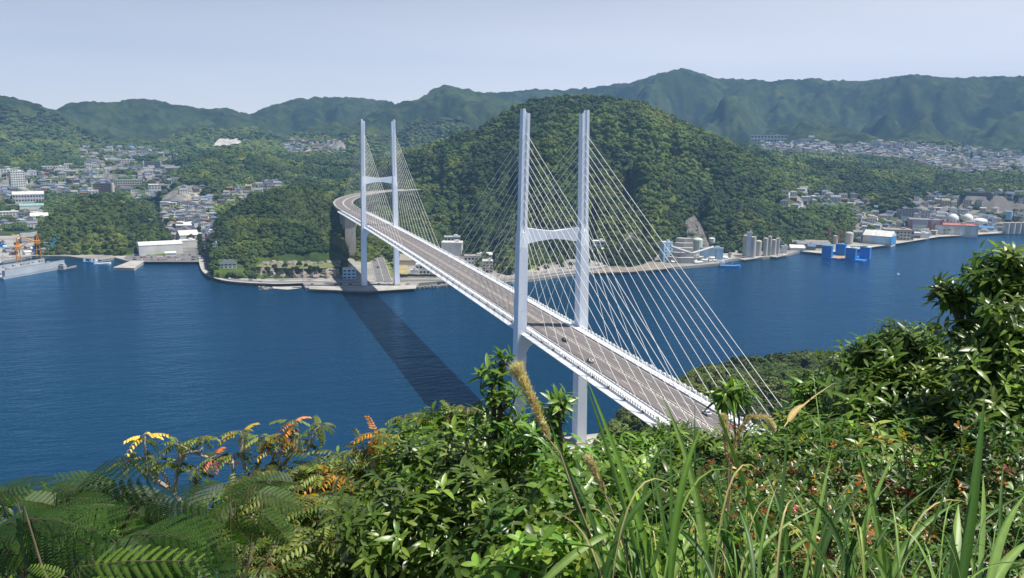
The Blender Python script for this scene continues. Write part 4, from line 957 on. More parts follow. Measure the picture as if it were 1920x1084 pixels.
for i, (r_, P, di) in enumerate(HP):
    k = random.choices(range(16), [3, 3, 3, 3, 1.2, 2, .7, 3, .35, 3, 3, 2.4, 2, 1.2, 3, .7])[0]; hm = HM[k]; rz = -math.atan2(P[0]-CAM[0], P[1]-CAM[1])+random.choice([0, 0, 1.57])+random.uniform(-.35, .35)
    if i < 300:
        o_ = bpy.data.objects.new("house", hm); COL.objects.link(o_); o_.location = P; o_.rotation_euler = (0, 0, rz); s_ = random.uniform(.85, 1.2); o_.scale = (s_, s_, s_)
        wn, rn = WN[protos[k][1]], RN[protos[k][2]]
        q = RNK[di]; px_ = toP(P)[0]; ro = "lower" if r_ < q[0] else "middle" if r_ < q[1] else "upper"; cl = "left" if px_ < q[2] else "centre" if px_ < q[3] else "right"
        sz = "small " if s_ < .95 else "" if s_ < 1.1 else "large "
        tag(o_, f"{sz}{wn}-walled house with {rn} roof in the {ro} {cl} of {DIST[di]}", "house", f"houses of the {DIST[di]}")
    else: stuff.append((k, P, rz, random.uniform(.9, 1.5)))
VV = []; FF = []; MI = []; nv = 0; mats_all = [m_wall[k] for k in WALLS]+[m_roof[k] for k in ROOFS]+[m_dark]; idx = {m.name: i for i, m in enumerate(mats_all)}
for k, P, rz, s_ in stuff:
    hm = HM[k]; v = np.empty(len(hm.vertices)*3); hm.vertices.foreach_get('co', v); v = v.reshape(-1, 3)*s_; c, s = math.cos(rz), math.sin(rz)
    v = np.stack([v[:, 0]*c-v[:, 1]*s, v[:, 0]*s+v[:, 1]*c, v[:, 2]], -1)+np.array(P); VV.append(v)
    for p in hm.polygons: FF.append(tuple(a+nv for a in p.vertices)); MI.append(idx[hm.materials[p.material_index].name])
    nv += len(v)
if stuff:
    me = bpy.data.meshes.new("far_houses"); me.from_pydata([tuple(p) for p in np.concatenate(VV)], [], FF)
    for m in mats_all: me.materials.append(m)
    me.polygons.foreach_set('material_index', MI); o_ = bpy.data.objects.new("far_houses", me); COL.objects.link(o_)
    tag(o_, "mass of tiny far-off houses filling the plateau town and distant valleys", "houses", kind='stuff')

# ------------------------------------------------------------------ shipyard at left
def crane(label, px, py, hpx, lean):
    P, w_, h_, f_ = place(px, py, 8, hpx); r = empty("jib_crane", (P[0], P[1], 3), f_); tag(r, label, "crane")
    b_ = MB()
    for x in (-2.5, 2.5):
        for y in (-2.5, 2.5): b_.cyl((x, y, 0), (x*.6, y*.6, h_*.55), .55, .45, 5)
    b_.box((0, 0, h_*.3), (5, 5, .7)).build("portal", m_orange, r)
    MB().box((0, 0, h_*.62), (5.5, 6, 4)).build("machine_house", m_orange, r)
    MB().cyl((-1.5, 0, h_*.65), (0, 0, h_), .6, .4, 5).cyl((1.5, 0, h_*.65), (0, 0, h_), .6, .4, 5).build("tower_frame", m_orange, r)
    MB().cyl((0, 0, h_*.62), (lean*h_*.95, -3, h_*1.02 if abs(lean) > .9 else h_*.9), .7, .4, 5).build("jib", m_orange, r)
    return r
crane("orange jib crane with its boom raised left, on the shipyard quay", 73, 481, 44, -1.0)
crane("orange jib crane on the near side of the grey floating dock", 36, 498, 52, .5)
a_ = atz(6, 523, 0); c_ = atz(118, 503, 0); v = (c_-a_)[:2]; Lx = np.linalg.norm(v); an = math.atan2(v[1], v[0])
DD = empty("dry_dock", (a_[0], a_[1], 0), an); tag(DD, "long grey floating dry dock with high side walls at the left shore", "floating dock")
MB().box((Lx/2, 14, .8), (Lx+4, 34, 2.2)).build("pontoon", m_hullg, DD)
for y in (-1, 28): 
    sw = MB().box((Lx/2, y, 5), (Lx, 4, 8)).build("side_wall", m_hullg, DD); MB().box((Lx/2, y-1.9, 9.6), (Lx, .1, 1.1)).build("handrail", m_steel, sw)
b_ = MB()
for i in range(22):
    x = random.uniform(4, Lx-4); b_.box((x, random.choice([-1, 28, 13, 14, 15]), 9.6 if i % 2 else 3), (random.uniform(2, 6), 2.4, random.uniform(1, 3)))
b_.build("deck_gear", m_steel, DD)
Pq = atz(128, 506, 0); ship("dark low barge moored off the end of the grey dry dock", tuple(Pq), an+.1, 26, 9, m_wall['dkgrey'], m_wall['grey'], "barge", "barge", mast=False)
Pq = atz(2, 492, 0); ship("white ship with tall stacked deckhouse at the left edge of the shipyard", (Pq[0], Pq[1], 0), an+.5, 60, 12, m_wall['grey'], m_white, "white_ship")
for x, y, lb in ((166, 489, "blue fishing boat moored below the small wooded hill"), (180, 490, "second blue boat beside the fishing boat below the small wooded hill")):
    Pq = atz(x, y+3, 0); ship(lb, tuple(Pq), .1-math.atan2(Pq[0]-CAM[0], Pq[1]-CAM[1]), 13, 4, m_wall['sblue'], m_wall['ltblue'], "fishing_boat", "boat")
Pq = atz(192, 496, 0); ship("white launch moored left of the stone pier", tuple(Pq), -math.atan2(Pq[0]-CAM[0], Pq[1]-CAM[1]), 19, 5, m_white, m_white, "launch", "boat", mast=False)
for i, (x, y) in enumerate([(20, 432), (34, 430), (45, 428), (12, 438), (58, 431)]):
    Pq = atz(x, y, 0); ship(["white and blue boat in the inlet behind the shipyard, leftmost but one", "boat in the middle of the inlet behind the shipyard", "boat near the inlet's far bank", "boat nearest the left edge in the inlet", "boat at the closed end of the inlet"][i], tuple(Pq), random.uniform(-.3, .3), 20, 5, [m_white, m_wall['sblue']][i % 2], m_white, "harbour_boat", "boat")
for i in range(26):
    px, py = random.uniform(-5, 104), random.uniform(452, 479)
    P, w_, h_, f_ = place(px, py, random.uniform(5, 13), random.uniform(2, 5))
    j = i % 4; building(["small blue shipyard container beside the cranes", "small grey shipyard hut beside the cranes", "small white shipyard hut beside the cranes", "rusty brown block of ship parts beside the cranes"][j], "hut", "shipyard_hut", tuple(P), w_, random.uniform(4, 9), h_, f_+random.uniform(-.5, .5), wall=['sblue', 'grey', 'white', 'brown'][j], roof=['flat', 'gable', 'gable', 'flat'][j], rmat=['bluer', 'greyr', 'whiter', 'rust'][j], group=["blue containers in the shipyard", "grey huts in the shipyard", "white huts in the shipyard", "brown ship parts in the shipyard"][j])
# stone pier and quay wall
pq = [tuple(atz(x, y, 0)[:2]) for x, y in [(212, 507), (252, 508), (272, 494), (246, 494)]]
tag(MB().prism(pq, -3, 3.3).build("stone_pier", m_conc), "square concrete pier jutting from the car park quay", "pier")
# quay apron / roads, lawns
def sheet(name, pxs, z, mtl): 
    P = [tuple(atz(x, y, z)[:2]) for x, y in pxs]; o_ = MB().add([(x, y, z) for x, y in P], [tuple(range(len(P)))]).build(name, mtl)
    bm = bmesh.new(); bm.from_mesh(o_.data); bmesh.ops.triangulate(bm, faces=bm.faces[:])
    for f in bm.faces:
        if f.normal.z < 0: f.normal_flip()
    bm.to_mesh(o_.data); bm.free(); return tag(o_, kind='structure')
sheet("car_park", [(232, 484), (246, 470), (376, 470), (378, 491), (272, 491), (246, 493)], 3.02, m_road)
def road(name, pxs, z, w, mark=True, sub=8, walk=0):
    L_ = smooth_line([tuple(atz(x, y, z)[:2]) for x, y in pxs], sub)
    if walk: tag(ribbon(MB(), L_, [(-w/2-walk, .14), (w/2+walk, .14), (w/2+walk, -.2), (-w/2-walk, -.2)], z-.12).build("pavement", m_conc), kind='structure')
    tag(ribbon(MB(), L_, [(-w/2, .03), (w/2, .03), (w/2, -.2), (-w/2, -.2)], z).build(name, m_road), kind='structure')
    if mark:
        b_ = MB()
        for o in (-w/2+.4, w/2-.4, 0.): ribbon(b_, L_, [(o-.12, .036), (o+.12, .036), (o+.12, .0), (o-.12, .0)], z)
        tag(b_.build("road_marking", m_mark), kind='structure')
    return L_
rd1 = road("shore_road", [(378, 415), (383, 440), (387, 470), (389, 490), (397, 508), (420, 520), (455, 526), (520, 529), (575, 528), (640, 530), (700, 529)], 3.3, 11, walk=4)
rd2 = road("harbour_road", [(690, 440), (702, 470), (712, 500), (720, 527)], 3.4, 17)
road("quay_road", [(720, 528), (790, 525), (870, 526), (960, 524), (1040, 513), (1130, 502), (1200, 493), (1240, 488)], 3.3, 7, mark=False)
road("access_road", [(738, 470), (740, 485), (752, 500), (758, 520)], 3.3, 7, mark=False)
sheet("lawn", [(744, 483), (760, 483), (768, 516), (750, 516)], 3.36, m_sand)
sheet("verge", [(712, 470), (728, 470), (748, 514), (736, 520), (724, 512)], 3.31, m_lawn)
sheet("apron", [(578, 536), (700, 536), (782, 535), (779, 541), (690, 546.5), (580, 542)], 3.3, m_conc)
sheet("gravel_yard", [(1110, 512), (1125, 500), (1190, 490), (1232, 490), (1262, 502), (1240, 505), (1180, 510)], 3.05, m_rock)
sheet("beach", [(510, 537), (535, 535), (562, 534), (568, 540), (540, 543), (512, 541)], .12, m_conc)
sheet("right_quay_road", [(1500, 471), (1540, 470), (1620, 462), (1700, 450), (1760, 441), (1880, 434), (1880, 437), (1760, 444), (1700, 454), (1620, 466), (1540, 475)], 3.05, m_conc)
# terrace walls and rock faces of the mid hill foot
tr = [("upper dark stone terrace wall at the foot of the mid hill", [(485, 485, 972), (530, 483, 985), (580, 484, 982), (640, 482, 968)], 2, 13.5, 12, m_concd),
      ]
pass
tl = [tuple(atz(x, y, 12.2)[:2]) for x, y in [(478, 500), (500, 488), (540, 485), (640, 484), (642, 502)]]
fr_ = [tuple(atz(x, y, 12.2)[:2]) for x, y in zip(np.linspace(636, 482, 26), 503+1.3*np.sin(np.arange(26)*1.9)+np.linspace(0, -1.5, 26))]
n_ = len(fr_); rows = [12.2, 10.9, 9.6, 8.2, 6.6, 5.0, 3.4, 2.2]; vs = []
for k, z in enumerate(rows):
    for i, (x, y) in enumerate(fr_): q = (k*1.9+random.uniform(-1.6, 1.6) if k else 0)*(.5+.8*vnoise(i*.5, k*.4, 3)); vs.append((x-q*math.sin(YAW-.25), y-q*math.cos(YAW-.25), z+random.uniform(-.5, .5)*(k > 0)))
tag(MB().add(vs, [(k*n_+i, k*n_+i+1, (k+1)*n_+i+1, (k+1)*n_+i) for k in range(7) for i in range(n_-1)]).build("cliff", m_rock), "low brown rock face under the terrace lawn at the mid hill's foot", "cliff")
sheet("terrace_lawn", [(478, 500), (500, 488), (540, 486), (636, 486), (640, 500), (592, 504), (530, 503)], 12.4, m_lawn)
b_ = MB()
for i in range(70):
    t = random.random(); P = atR(np.interp(t, [0, 1], [490, 640]), 478, 984+random.uniform(-3, 12)); s_ = random.uniform(2, 7)
    b_.dome((P[0], P[1], 11.5+random.uniform(-1, 1)), s_, 7, 4, sz=random.uniform(.3, .75))
for i in range(len(b_.v)): b_.v[i] = tuple(c+random.uniform(-.7, .7) for c in b_.v[i])
tag(b_.build("rock_outcrop", m_rock), "long broken grey rock outcrop above the terrace wall", "rock")
b_ = MB()
for i in range(110):
    t = random.random(); P = atz(np.interp(t, [0, 1], [783, 850]), np.interp(t, [0, 1], [541, 535])+random.uniform(-2, 1), .5); s_ = random.uniform(.7, 1.5); b_.box((P[0], P[1], .7+random.random()), (s_*2, s_*1.5, s_*1.4), random.random()*3)
tag(b_.build("riprap", m_concd), "grey boulders piled along the waterline right of the far tower", "boulders", kind='stuff')
b_ = MB()
for i in range(24):
    P = atz(random.uniform(485, 512), random.uniform(538, 543), 0); b_.dome((P[0], P[1], -.2), random.uniform(.8, 2.4), 6, 3, sz=.6)
tag(b_.build("shore_rocks", m_rock), "brown rocks breaking the water below the mid hill", "rocks", kind='stuff')
m_scar = mat("dark_rock_face", (.085, .085, .085), .95, .5, .15, bump=1.0, c2=(.14, .13, .12))
# rock scar on the central hill
for (pp, lb) in (([(1284, 420), (1300, 410), (1316, 425), (1330, 470), (1290, 462)], "bare grey rock scar on the slope above the cement works"), ([(1168, 455), (1182, 440), (1196, 456), (1205, 478), (1160, 480)], "brown rock cutting above the shore road between the cables")):
    V = []; 
    for x, y in pp:
        q = hit(x, y, 3)
        if q: P = q[0]-np.append(ray(x, y)[:2]/np.hypot(*ray(x, y)[:2])*6, -4); V.append(tuple(P))
    c = np.mean(V, 0); b_ = MB(); nV = len(V); rings = []
    for k in np.linspace(1, .12, 6):
        for p in V: q = c+(np.array(p)-c)*k; rings.append(tuple(q+np.array([random.uniform(-1.5, 1.5) for _ in range(3)])))
    b_.add(rings, [(i*nV+j, i*nV+(j+1) % nV, (i+1)*nV+(j+1) % nV, (i+1)*nV+j) for i in range(5) for j in range(nV)]+[tuple(range(5*nV, 6*nV))])
    back = [(p[0]+20*math.sin(YAW), p[1]+20*math.cos(YAW), p[2]-6) for p in V]
    b_.add(list(V)+back, [(j, (j+1) % nV, nV+(j+1) % nV, nV+j) for j in range(nV)])
    tag(b_.build("cliff", m_scar), lb, "rock face")
# gravel heap
P, w_, h_, f_ = place(636, 281, 42, 17, R=2500); tag(MB().cyl((P[0], P[1], P[2]-4), (P[0], P[1], P[2]+h_), w_*.5, 2, 20).build("gravel_heap", m_concd), "brown conical gravel heap left of the far tower", "gravel heap")
# parked cars
cols = [(m_carW, 'white'), (m_carK, 'black'), (m_carS, 'silver'), (m_carB, 'blue'), (m_carR, 'red')]; PC = {}
def parked(px, py, where, zz=3.07):
    mt, nm = random.choices(cols, [5, 3, 4, 1, 1])[0]; P = atz(px, py, zz); rz = random.choice([0, 1.57])+.25
    key = nm
    lab, grp = f"{nm} car {where}", "cars parked and driving along the far shore"
    if key not in PC: PC[key] = make_car(mt, lab, tuple(P), rz, grp)
    else:
        c = copy_tree(PC[key]); c.location = P; c.rotation_euler = (0, 0, rz); tag(c, lab, "car", grp)
for row, y in enumerate((474, 478.5, 483, 487.5)):
    ci = 0
    for x in np.arange(252 if row else 290, 374, 6.5):
        if random.random() < .5 and not (262 < x < 342 and y < 482): parked(x+random.uniform(-.5, .5), y, f"parked {ORD[ci]} from the left in the {['farthest', 'second', 'third', 'nearest'][row]} row of the quay car park"); ci += 1
for x, y in ((700, 480), (703, 489), (709, 502), (395, 510), (388, 478), (384, 448), (430, 523), (470, 526)): parked(x, y, "driving on the shore roads", 3.45)
for x in np.arange(585, 780, 9.): 
    if random.random() < .6 and not (672 < x < 694 or 735 < x < 752): parked(x, 533.5+random.uniform(-1, 1), "parked on the quay around the far tower", 3.35)
# small work boats
Pq = atz(1684, 515, 0); ship("tiny white boat alone on the strait at right", tuple(Pq), .5, 6, 2, m_white, m_white, "motor_boat", "boat", mast=False)
# single trees of the shore
m_bark = mat("bark", (.12, .09, .065), .95, .3, 2.); m_tree = mat("tree_leaves", (.04, .075, .025), .8, .4, .5, spec=.25)
def shore_tree(loc, s, label, group, palm=False):
    r = empty("palm_tree" if palm else "tree", loc, random.random()*6); tag(r, label, "palm tree" if palm else "tree", group); r.scale = (s, s, s)
    if not TR:
        pass
    key = 'p' if palm else 'r'
    for nm, me_, mt_ in TR[key]:
        o_ = bpy.data.objects.new(nm, me_); COL.objects.link(o_); o_.parent = r
TR = {}
def leaf_cloud(n_, rad, s0, fn=None):
    V = []; 
    for i in range(n_):
        a, e = random.uniform(0, 6.28), math.asin(random.uniform(-.5, 1)); q = rad*random.uniform(.7, 1.05)*(1+.25*math.sin(3*a)*math.cos(2*e+1)); c = Vector((q*math.cos(a)*math.cos(e), q*math.sin(a)*math.cos(e), 4.2+q*.9*math.sin(e)))
        u = Vector((random.gauss(0, 1), random.gauss(0, 1), random.gauss(0, 1))).normalized(); v_ = u.cross(Vector((random.gauss(0, 1), random.gauss(0, 1), random.gauss(0, 1)))).normalized()
        V.append([c+u*s0, c+v_*s0, c-u*s0, c-v_*s0])
    b_ = MB()
    for q in V: b_.add(q, [(0, 1, 2, 3)])
    return b_
o1 = leaf_cloud(420, 2.3, .42).build("crown", m_tree); o2 = MB().tube([(0, 0, -1), (.1, 0, 1.5), (0, .1, 4)], [.28, .2, .1], 6).build("trunk", m_bark)
TR['r'] = [("crown", o1.data, 0), ("trunk", o2.data, 0)]; bpy.data.objects.remove(o1); bpy.data.objects.remove(o2)
b_ = MB()
for i in range(22):
    a = i*2.4; pts_ = []
    for k in range(5): t = k/4; pts_.append(Vector((2.6*t*math.cos(a), 2.6*t*math.sin(a), 7+1.3*t*(1-(i % 3)*.4)-2.4*t*t)))
    s_ = Vector((-math.sin(a), math.cos(a), 0))*.35
    b_.add([p+s_*(1-abs(2*k/4-1)*.7) for k, p in enumerate(pts_)]+[p-s_*(1-abs(2*k/4-1)*.7) for k, p in enumerate(pts_)], [(k, k+1, 6+k, 5+k) for k in range(4)])
o1 = b_.build("fronds", m_tree); o2 = MB().tube([(0, 0, -.5), (0, 0, 7)], [.35, .25], 7).build("trunk", m_bark)
TR['p'] = [("fronds", o1.data, 0), ("trunk", o2.data, 0)]; bpy.data.objects.remove(o1); bpy.data.objects.remove(o2)
for i, x in enumerate((1770, 1779, 1789, 1798, 1806, 1814, 1818, 1829)):
    P = atz(x, 440.5-.12*(x-1770)*.5, 3); shore_tree((P[0], P[1], 3), 1.25, ORD[i]+" palm tree from the left in the row before the red-roofed store", "palm trees before the red-roofed store", palm=True)
for i in range(16):
    P = atz(np.interp(i, [0, 15], [377, 383])-5, np.interp(i, [0, 15], [425, 486]), 3); shore_tree((P[0], P[1], 3), random.uniform(1.2, 1.6), ORD[15-i]+" round street tree from the sea on the left side of the shore road", "street trees left of the shore road")
    P = atz(np.interp(i, [0, 15], [385, 399]), np.interp(i, [0, 15], [425, 488]), 3); shore_tree((P[0], P[1], 3), random.uniform(1.2, 1.7), ORD[15-i]+" round street tree from the sea on the right side of the shore road", "street trees right of the shore road")
for i in range(12):
    t = i/11; P = atz(np.interp(t, [0, 1], [716, 750]), np.interp(t, [0, 1], [474, 524]), 3); shore_tree((P[0], P[1], 3), random.uniform(.7, 1.2), ORD[11-i]+" bushy young tree from the quay on the verge beside the harbour road", "young trees on the verge beside the harbour road")
for i in range(22):
    P = atz(np.interp(i, [0, 21], [748, 822]), 520+random.uniform(-.4, .4), 3); shore_tree((P[0], P[1], 1.8), .7, "clipped dark tree of the hedge before the white buildings under the bridge", "hedge trees under the bridge")
for i in range(16):
    P = atR(470+130*(i+random.random())/16, 500, random.uniform(925, 965)); shore_tree((P[0], P[1], 10), random.uniform(.7, 1.3), ORD[i]+" low tree from the left on the terrace slope at the mid hill's foot", "low trees on the terrace slope")
for i in range(16):
    t = (i+.2+.6*random.random())/16; P = atz(np.interp(t, [0, 1], [830, 1200]), np.interp(t, [0, .4, 1], [520, 516, 489])+random.uniform(-2, 1), 3); shore_tree((P[0], P[1], 3), random.uniform(.9, 1.5), ORD[i]+" tree from the left along the quay road below the central hill", "trees along the quay road")
# lamp posts
for i in range(14):
    t = i/13; j = int(t*(len(rd1)-1)); x, y = rd1[j]; r = empty("street_lamp", (x+7, y, 3.3)); tag(r, ORD[i]+" slim grey street lamp along the curving shore road, counted from its inland end", "street lamp", "street lamps along the shore road")
    MB().cyl((0, 0, 0), (0, 0, 9), .12, .08, 6).build("pole", m_steel, r); MB().cyl((0, 0, 9), (-2, 0, 9.4), .07, .06, 5).box((-2.3, 0, 9.35), (.9, .3, .15)).build("lamp_head", m_steel, r)
# ------------------------------------------------------------------ foreground plants
def leafmat(name, rough, spec, trans):
    m = bpy.data.materials.new(name); m.use_nodes = True; n = m.node_tree.nodes; l = m.node_tree.links; b = n["Principled BSDF"]
    at = n.new("ShaderNodeAttribute"); at.attribute_name = 'col'; nz = n.new("ShaderNodeTexNoise"); nz.inputs['Scale'].default_value = 60; tc = n.new("ShaderNodeTexCoord"); l.new(tc.outputs['Object'], nz.inputs['Vector'])
    mr = n.new("ShaderNodeMapRange"); mr.inputs[3].default_value = .8; mr.inputs[4].default_value = 1.2; l.new(nz.outputs[0], mr.inputs[0])
    v = n.new("ShaderNodeVectorMath"); v.operation = 'SCALE'; l.new(at.outputs['Color'], v.inputs[0]); l.new(mr.outputs[0], v.inputs['Scale']); l.new(v.outputs[0], b.inputs['Base Color'])
    b.inputs['Roughness'].default_value = rough; b.inputs['Specular IOR Level'].default_value = spec
    t = n.new("ShaderNodeBsdfTranslucent"); v2 = n.new("ShaderNodeVectorMath"); v2.operation = 'MULTIPLY'; v2.inputs[1].default_value = (1.6, 1.8, .5); l.new(v.outputs[0], v2.inputs[0]); l.new(v2.outputs[0], t.inputs['Color'])
    mx = n.new("ShaderNodeMixShader"); mx.inputs[0].default_value = trans; l.new(b.outputs[0], mx.inputs[1]); l.new(t.outputs[0], mx.inputs[2]); l.new(mx.outputs[0], n["Material Output"].inputs['Surface'])
    return m
m_gloss = leafmat("glossy_leaf", .36, .55, .30); m_matt = leafmat("matt_leaf", .5, .35, .32); m_grass = leafmat("grass_blade", .42, .4, .30); m_plume = leafmat("plume_fluff", .9, .1, .4)
m_twig = mat("twig_bark", (.10, .075, .05), .9, .3, 20.); m_pale = mat("pale_bark", (.36, .32, .26), .85, .2, 20.)
def nrm(a): return a/np.maximum(np.linalg.norm(a, axis=-1, keepdims=True), 1e-9)
T_ROW = np.array([0, .12, .38, .66, .88, 1.]); 
def leaves(P, D, N, L, Wd, col, droop=.25, fold=.22, shape='lance'):
    """P base, D direction, N upper side normal; all (n,3); L,Wd (n,) -> verts, quads, colours"""
    n = len(P); D = nrm(D); N = nrm(N-(N*D).sum(-1, keepdims=True)*D); S = np.cross(D, N)
    wt = {'lance': [.06, .42, .95, .85, .42, .02], 'obov': [.05, .30, .75, 1., .75, .10], 'oval': [.08, .62, 1., .92, .55, .05], 'blade': [.6, .8, 1., .8, .5, .02]}[shape]
    rows = []
    dr = np.broadcast_to(droop, (n,))
    for t, w_ in zip(T_ROW, wt):
        c = P+D*(L*t)[:, None]-N*(dr*L*t*t)[:, None]
        hw = (Wd*.5*w_)[:, None]
        rows += [c-S*hw+N*hw*fold, c, c+S*hw+N*hw*fold]
    V = np.stack(rows, 1)                       # n,18,3
    q = []
    for k in range(5):
        a = k*3; q += [(a, a+1, a+4, a+3), (a+1, a+2, a+5, a+4)]
    Q = (np.arange(n)*18)[:, None, None]+np.array(q)[None]
    C = np.repeat(col[:, None, :], 18, 1); C[:, 1::3] *= 1.25
    return V.reshape(-1, 3), Q.reshape(-1, 4), C.reshape(-1, 3)
class LB:
    def __init__(s): s.V = []; s.Q = []; s.C = []; s.n = 0
    def add(s, V, Q, C): s.V.append(V); s.Q.append(Q+s.n); s.C.append(C); s.n += len(V)
    def build(s, name, m, parent): return np_mesh(name, np.concatenate(s.V), np.concatenate(s.Q), m, parent, np.concatenate(s.C), smooth=True)
def rdir(n):
    return nrm(RNG.standard_normal((n, 3)))
UP = np.array([0, 0, 1.])
def pal(n, cols, wts, var=.22):
    k = RNG.choice(len(cols), n, p=np.array(wts)/sum(wts)); c = np.array(cols)[k]
    return np.clip(c*(1+var*RNG.standard_normal((n, 1)))*(1+.06*RNG.standard_normal((n, 3))), .004, .9)
def whorls(lb, tips, axes, nl, L, Wd, cols, wts, spread=(.9, 1.35), droop=.3, shape='lance', fold=.22, young=None):
    n = len(tips); 
    A = nrm(axes); X = nrm(np.cross(A, rdir(n))); Y = np.cross(A, X)
    c0 = pal(n, cols, wts)
    for k in range(nl):
        keep = RNG.random(n) < .92
        a = 2.4*k+RNG.random(n)*.7; th = spread[0]+(spread[1]-spread[0])*(k/nl)+RNG.normal(0, .12, n)
        D = A*np.cos(th)[:, None]+(X*np.cos(a)[:, None]+Y*np.sin(a)[:, None])*np.sin(th)[:, None]
        NN = A*.9+UP*.25-D*.0
        l_ = L*(.65+.5*RNG.random(n))*(1-.25*(k < 2)); base = tips-A*(L*.09*k)[:, None] if np.ndim(L) else tips-A*(L*.09*k)
        cc = c0*(.85+.3*RNG.random((n, 1)))
        if k < 2 and young is not None: cc = cc*.5+np.array(young)*.5
        dd = droop*(.4+1.2*RNG.random(n))
        v, q, c = leaves(base[keep], D[keep], NN[keep], l_[keep], (l_*Wd/L)[keep] if np.ndim(L) == 0 else (l_*Wd)[keep], cc[keep], dd[keep], fold, shape)
        lb.add(v, q, c)
def ell_points(c, R3, n, inner=.35, lo=-.6):
    """points through an ellipsoid, denser near its surface; returns points, outward directions"""
    d = rdir(n*2); d = d[d[:, 2] > lo][:n]; m = len(d)
    rr = (inner+(1-inner)*RNG.random(m)**.6)*(1+.20*np.sin(5*d[:, 0]+3*d[:, 2]+c[0]*5)+.14*np.sin(9*d[:, 1]+7*d[:, 2]+c[1]*5))*(.85+.45*RNG.random(m))
    return c+d*rr[:, None]*R3, d
def shrub(name, label, blobs, mtl, nl, L, Wd, cols, wts, group=None, droop=.3, spread=(.9, 1.35), shape='lance', young=None, root=None, cat="shrub", bark=None, upw=.6, dens=1.0, kind_fn=None, ts=1.0):
    """blobs: (px, py, rx, ry, distance, tips)"""
    lb = LB(); st = MB(); alltips = []
    c0 = np.mean([atD(b[0], b[1], b[4]) for b in blobs], 0)
    rt = c0.copy() if root is None else atD(*root); g = float(H_near(rt[:1], rt[1:2])[0])
    if root is None: rt[2] = min(g, c0[2]-.5)
    r = empty(name, (rt[0], rt[1], rt[2])); tag(r, label, cat, group); O = np.array([rt[0], rt[1], rt[2]])
    for bx, by, rx, ry, dd, nt_ in blobs:
        c = atD(bx, by, dd); k = dd/FPX; R3 = np.array([rx*k, rx*k*.8, ry*k])
        P, d = ell_points(c, R3, int(nt_*dens)); A = nrm(d*.8+UP*upw+rdir(len(P))*.25)
        if kind_fn: kind_fn(lb, P, A)
        else: whorls(lb, P, A, nl, L, Wd, cols, wts, spread, droop, shape, young=young)
        # limbs
        j0 = Vector(c-O)-Vector((0, 0, R3[2]*.6)); base = Vector((0, 0, 0))
        mid = base.lerp(j0, .5)+Vector((random.uniform(-.1, .1), random.uniform(-.1, .1), .1)); rb = (.006+.003*dd)*ts
        st.tube([base, mid, j0], [rb, rb*.8, rb*.6], 6)
        sel_ = RNG.choice(len(P), min(len(P), 20), replace=False)
        for i in sel_:
            p = Vector(P[i]-O); m_ = j0.lerp(p, .55)+Vector((random.uniform(-.05, .05), random.uniform(-.05, .05), -.04*dd/4))
            st.tube([j0, m_, p], [rb*.3, rb*.2, .0016*dd/3], 4)
    lb.V = [v-O for v in lb.V]
    lb.build("foliage", mtl, r); st.build("stems", bark or m_twig, r)
    return r
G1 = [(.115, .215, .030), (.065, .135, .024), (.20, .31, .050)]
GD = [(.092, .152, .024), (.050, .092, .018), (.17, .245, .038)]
YG = (.14, .21, .04)
# -- glossy broadleaf bushes, centre
shrub("evergreen_sapling", "tall upright glossy-leaved sapling in front of the near tower's left leg", [(938, 672, 20, 16, 4.2, 4), (925, 705, 38, 22, 4.2, 8), (940, 750, 58, 30, 4.2, 14), (950, 800, 66, 30, 4.2, 20), (950, 850, 75, 40, 4.2, 34)], m_gloss, 7, .088, .024, G1, [5, 4, 2], young=YG, upw=.9)
shrub("evergreen_shrub", "small leafy shoot right of the feathery grass plume, below the bridge deck", [(1030, 775, 34, 28, 4.0, 10), (1045, 745, 20, 14, 4.0, 4), (1000, 815, 60, 40, 4.0, 24), (1065, 880, 70, 50, 3.9, 36)], m_gloss, 7, .085, .024, G1, [5, 4, 2], young=YG)
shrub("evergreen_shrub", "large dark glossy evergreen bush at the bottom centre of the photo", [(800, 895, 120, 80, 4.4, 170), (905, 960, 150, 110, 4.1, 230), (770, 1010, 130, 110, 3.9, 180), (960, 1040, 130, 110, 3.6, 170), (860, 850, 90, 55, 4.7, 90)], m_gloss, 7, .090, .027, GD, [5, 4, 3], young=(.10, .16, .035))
shrub("evergreen_shrub", "bright-topped glossy bush between the large dark bush and the strait", [(800, 810, 70, 34, 5.6, 60), (870, 800, 70, 36, 5.6, 60), (750, 850, 60, 50, 5.4, 60)], m_gloss, 7, .10, .028, G1, [4, 2, 4], young=YG)
# -- oval-leaved bush, bottom centre right
shrub("oval_leaved_shrub", "bush with rounded bright leaves around the foot of the grass plume stalks", [(1060, 960, 100, 90, 3.5, 110), (1000, 1050, 120, 70, 3.0, 90), (1130, 930, 80, 70, 4.0, 70), (1180, 1050, 110, 70, 3.0, 80), (1300, 1060, 110, 60, 3.0, 70)], m_gloss, 5, .062, .032, G1, [5, 3, 4], shape='oval', young=YG, droop=.15)
